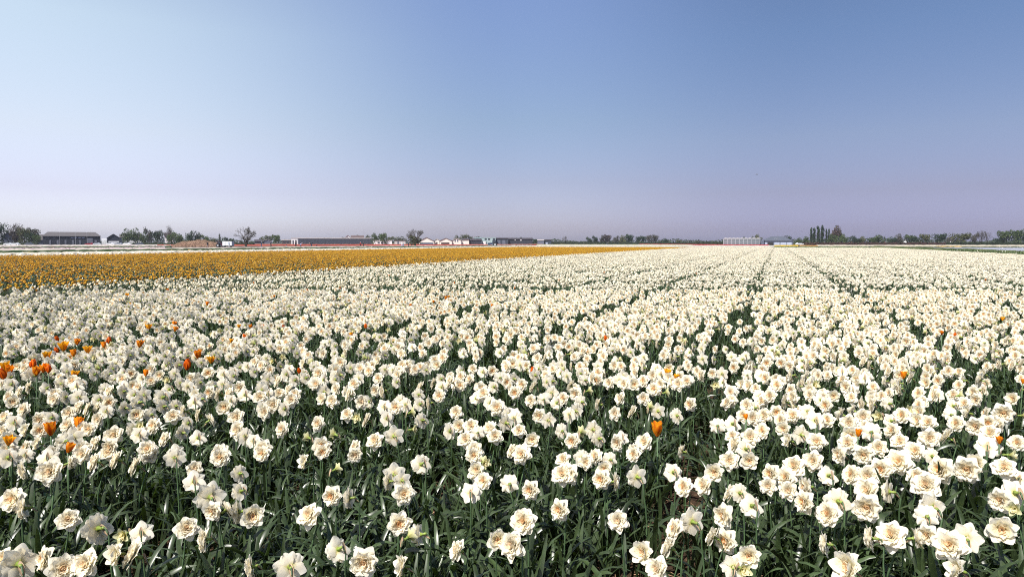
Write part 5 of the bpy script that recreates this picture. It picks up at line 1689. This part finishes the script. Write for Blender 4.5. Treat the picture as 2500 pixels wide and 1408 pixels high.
def make_person_mesh(pose):
    me = skin_person(pose)
    me.materials.clear()
    for k in range(4): me.materials.append(None)
    for p in me.polygons:
        z = p.center.z; x = abs(p.center.x)
        if pose == 'crouch':
            d = -p.center.y
            m = 0 if z < .72 and d < .2 else 1
            if d > .42 and z > .9: m = 2
            if z < .08: m = 3
        else:
            m = 1
            if z < .98 and x < .2: m = 0
            if z > 1.49: m = 2
            if z < .93 and x > .2: m = 2
            if z > 1.66 or (z > 1.56 and p.center.y > .02): m = 3
            if z < .07: m = 3
        p.material_index = m
    return me
try:
    PM = {k: make_person_mesh(k) for k in ('stand', 'walk', 'crouch')}
except Exception as ex:
    print('person failed', ex); PM = None
def cloth(c): return surf('cloth', c, tuple(x * .8 for x in c), 8, .9)
CL = {'black': cloth((.02, .02, .025)), 'white': cloth((.75, .75, .78)), 'blue': cloth((.12, .22, .45)), 'lightblue': cloth((.35, .5, .7)), 'navy': cloth((.03, .04, .09)), 'red': cloth((.45, .05, .05)), 'grey': cloth((.25, .25, .27)), 'jeans': cloth((.08, .12, .22)),
      'skin': cloth((.55, .36, .27)), 'hair': cloth((.04, .025, .02)), 'lilac': cloth((.5, .45, .65))}
def person(px, ytop, Y, pose, top, legs, label, extra=None, rz=0.0, scale=1.0):
    r = obj('person', PM[pose].copy())
    me = r.data
    for i, k in enumerate((legs, top, 'skin', 'hair')): me.materials[i] = CL[k]
    r.location = (at_y(px, Y_HOR, Y).x, Y, 0); r.rotation_euler = (0, 0, rz); r.scale = (scale,) * 3
    if extra == 'hat':
        b = Buf(); b.ball((0, 0, 1.71), .10, (1, 1, .6)); b.tube([(0, 0, 1.68), (0, 0, 1.69)], [.17, .17], 12); part('sun_hat', b, CL['white'], r)
    if extra == 'backpack':
        b = Buf(); b.ball((0, .18, 1.24), .17, (.9, .6, 1.3)); part('backpack', b, CL['black'], r)
    tag(r, label, 'person', 'visitors walking behind the flower beds')
    return r
if PM:
    Yp = 205
    person(506.5, 593, 200, 'stand', 'black', 'grey', 'person in black standing in front of the straw heap', None, .6)
    person(559, 592, 204, 'walk', 'lightblue', 'white', 'person in pale blue and white beside the box trailer', None, 1.2, .98)
    person(638, 594, 206, 'stand', 'navy', 'jeans', 'person in navy with white hat right of the bare tree', 'hat', 2.4)
    person(661.5, 594, 206, 'walk', 'black', 'black', 'person all in black walking right of the hatted one', 'backpack', 1.4)
    person(699, 596, 214, 'walk', 'red', 'white', 'small child in red before the white end block', None, 1.2, .68)
    person(722, 593, 206, 'stand', 'black', 'black', 'dark-clothed person just right of the white end block', None, .3)
    person(733.5, 594, 206, 'crouch', 'lilac', 'navy', 'person in lilac bending over beside the dark-clothed one', None, 1.7, 1.1)
    person(760.5, 594, 206, 'crouch', 'black', 'jeans', 'person in black bending over in front of the glazed shed', 'backpack', -1.4, 1.1)
    person(773, 597, 212, 'walk', 'red', 'navy', 'small child in red right of the bending person in black', None, .4, .68)
    person(880, 593, 210, 'stand', 'red', 'black', 'person in dark red with white hat before the glazed shed end', 'hat', .7, .94)
    person(887, 593, 210, 'stand', 'black', 'black', 'person in black close beside the dark red one', None, -.7, .97)
    person(981, 593, 208, 'walk', 'white', 'lilac', 'person in white left of the twiggy field tree', 'hat', 1.5)
    person(984.5, 593, 210, 'stand', 'white', 'lightblue', 'second person in white touching the first one', None, 1.0, .95)
    person(997, 594, 208, 'stand', 'navy', 'black', 'person in dark clothes with red bag by the twiggy tree', 'hat', 2.0, .97)
    person(1482, 595, 300, 'crouch', 'navy', 'white', 'lone bending person far off in the white field', None, 1.0)

# ------------------------------------------------------------------ birds
def bird(px, py, Y, span, label, rz=0, dark=True, floor=False):
    p = at_y(px, py, Y) if not floor else at_z(px, py, .02)
    r = empty('bird', p, rz)
    c = CL['grey'] if dark else CL['white']
    k = span / 1.2
    b = Buf(); b.ball((0, 0, .0 if not floor else .1), .09 * k, (2.6, .8, .8), 10, 8); b.ball((.25 * k, 0, (.02 if not floor else .22) * k + (.05 if floor else 0)), .055 * k, (1.2, 1, 1), 8, 6)
    if floor: b.tube([(.18 * k, 0, .12), (.24 * k, 0, .22 * k + .05)], [.03 * k, .025 * k], 6)
    part('body', b, c, r, True)
    for s in (-1, 1):
        b = Buf()
        if floor: b.add([(-.2 * k, s * .05 * k, .14), (.12 * k, s * .07 * k, .14), (.05 * k, s * .085 * k, .06), (-.28 * k, s * .03 * k, .12), (-.05 * k, s * .1 * k, .10)], [(0, 1, 4), (1, 2, 4), (2, 3, 4), (3, 0, 4)])
        else: b.add([(.1 * k, s * .05 * k, .03), (-.1 * k, s * .05 * k, .03), (-.1 * k, s * .35 * k, .10 * k), (.08 * k, s * .33 * k, .12 * k), (-.12 * k, s * .62 * k, .0)], [(0, 3, 2, 1), (3, 4, 2)])
        part('wing', b, c, r)
    b = Buf(); b.add([(-.18 * k, -.03 * k, .02), (-.18 * k, .03 * k, .02), (-.34 * k, .07 * k, .03), (-.34 * k, -.07 * k, .03)], [(0, 1, 2, 3)]) if not floor else b.add([(-.2 * k, -.03 * k, .1), (-.2 * k, .03 * k, .1), (-.36 * k, 0, .13)], [(0, 1, 2)])
    part('tail', b, c, r)
    tag(r, label, 'bird')
bird(1848, 426, 150, 1.15, 'dark gull gliding in the sky above the glasshouse', 2.9)
bird(1950, 78, 140, .35, 'tiny bird high in the upper right sky', 1.0)
bird(2253, 446, 150, .35, 'tiny bird in the right sky above the tree row', .5)
bird(812, 495, 150, .35, 'tiny bird in the sky left of centre above the sheds', 2.0)
for i, (px, py) in enumerate([(2313, 604), (2441, 604.5), (2448, 606), (2459, 605), (2466, 604.4), (2475, 606), (2484, 605), (2496, 605.2)]):
    bird(px, py, 0, .8, ['lone white bird floating mid pond', 'white bird at the left of the flock on the pond', 'second white bird from left in the pond flock', 'third white bird from left in the pond flock', 'fourth white bird from left in the pond flock',
                          'fifth white bird from left in the pond flock', 'sixth white bird from left in the pond flock', 'white bird on the pond at the photo right edge'][i], i * 1.3, False, True)

# ------------------------------------------------------------------ haze
def haze():
    m, n, l, out = new_mat('haze_air')
    v = n.new('ShaderNodeVolumePrincipled')
    v.inputs['Color'].default_value = (.80, .86, 1.0, 1)
    v.inputs['Density'].default_value = .00012
    v.inputs['Anisotropy'].default_value = .2
    l.new(v.outputs[0], out.inputs['Volume'])
    b = Buf(); b.box(-2200, 2200, -60, 2400, -1.2, 30)
    o = part('haze', b, m)
    tag(o, kind='stuff')
haze()
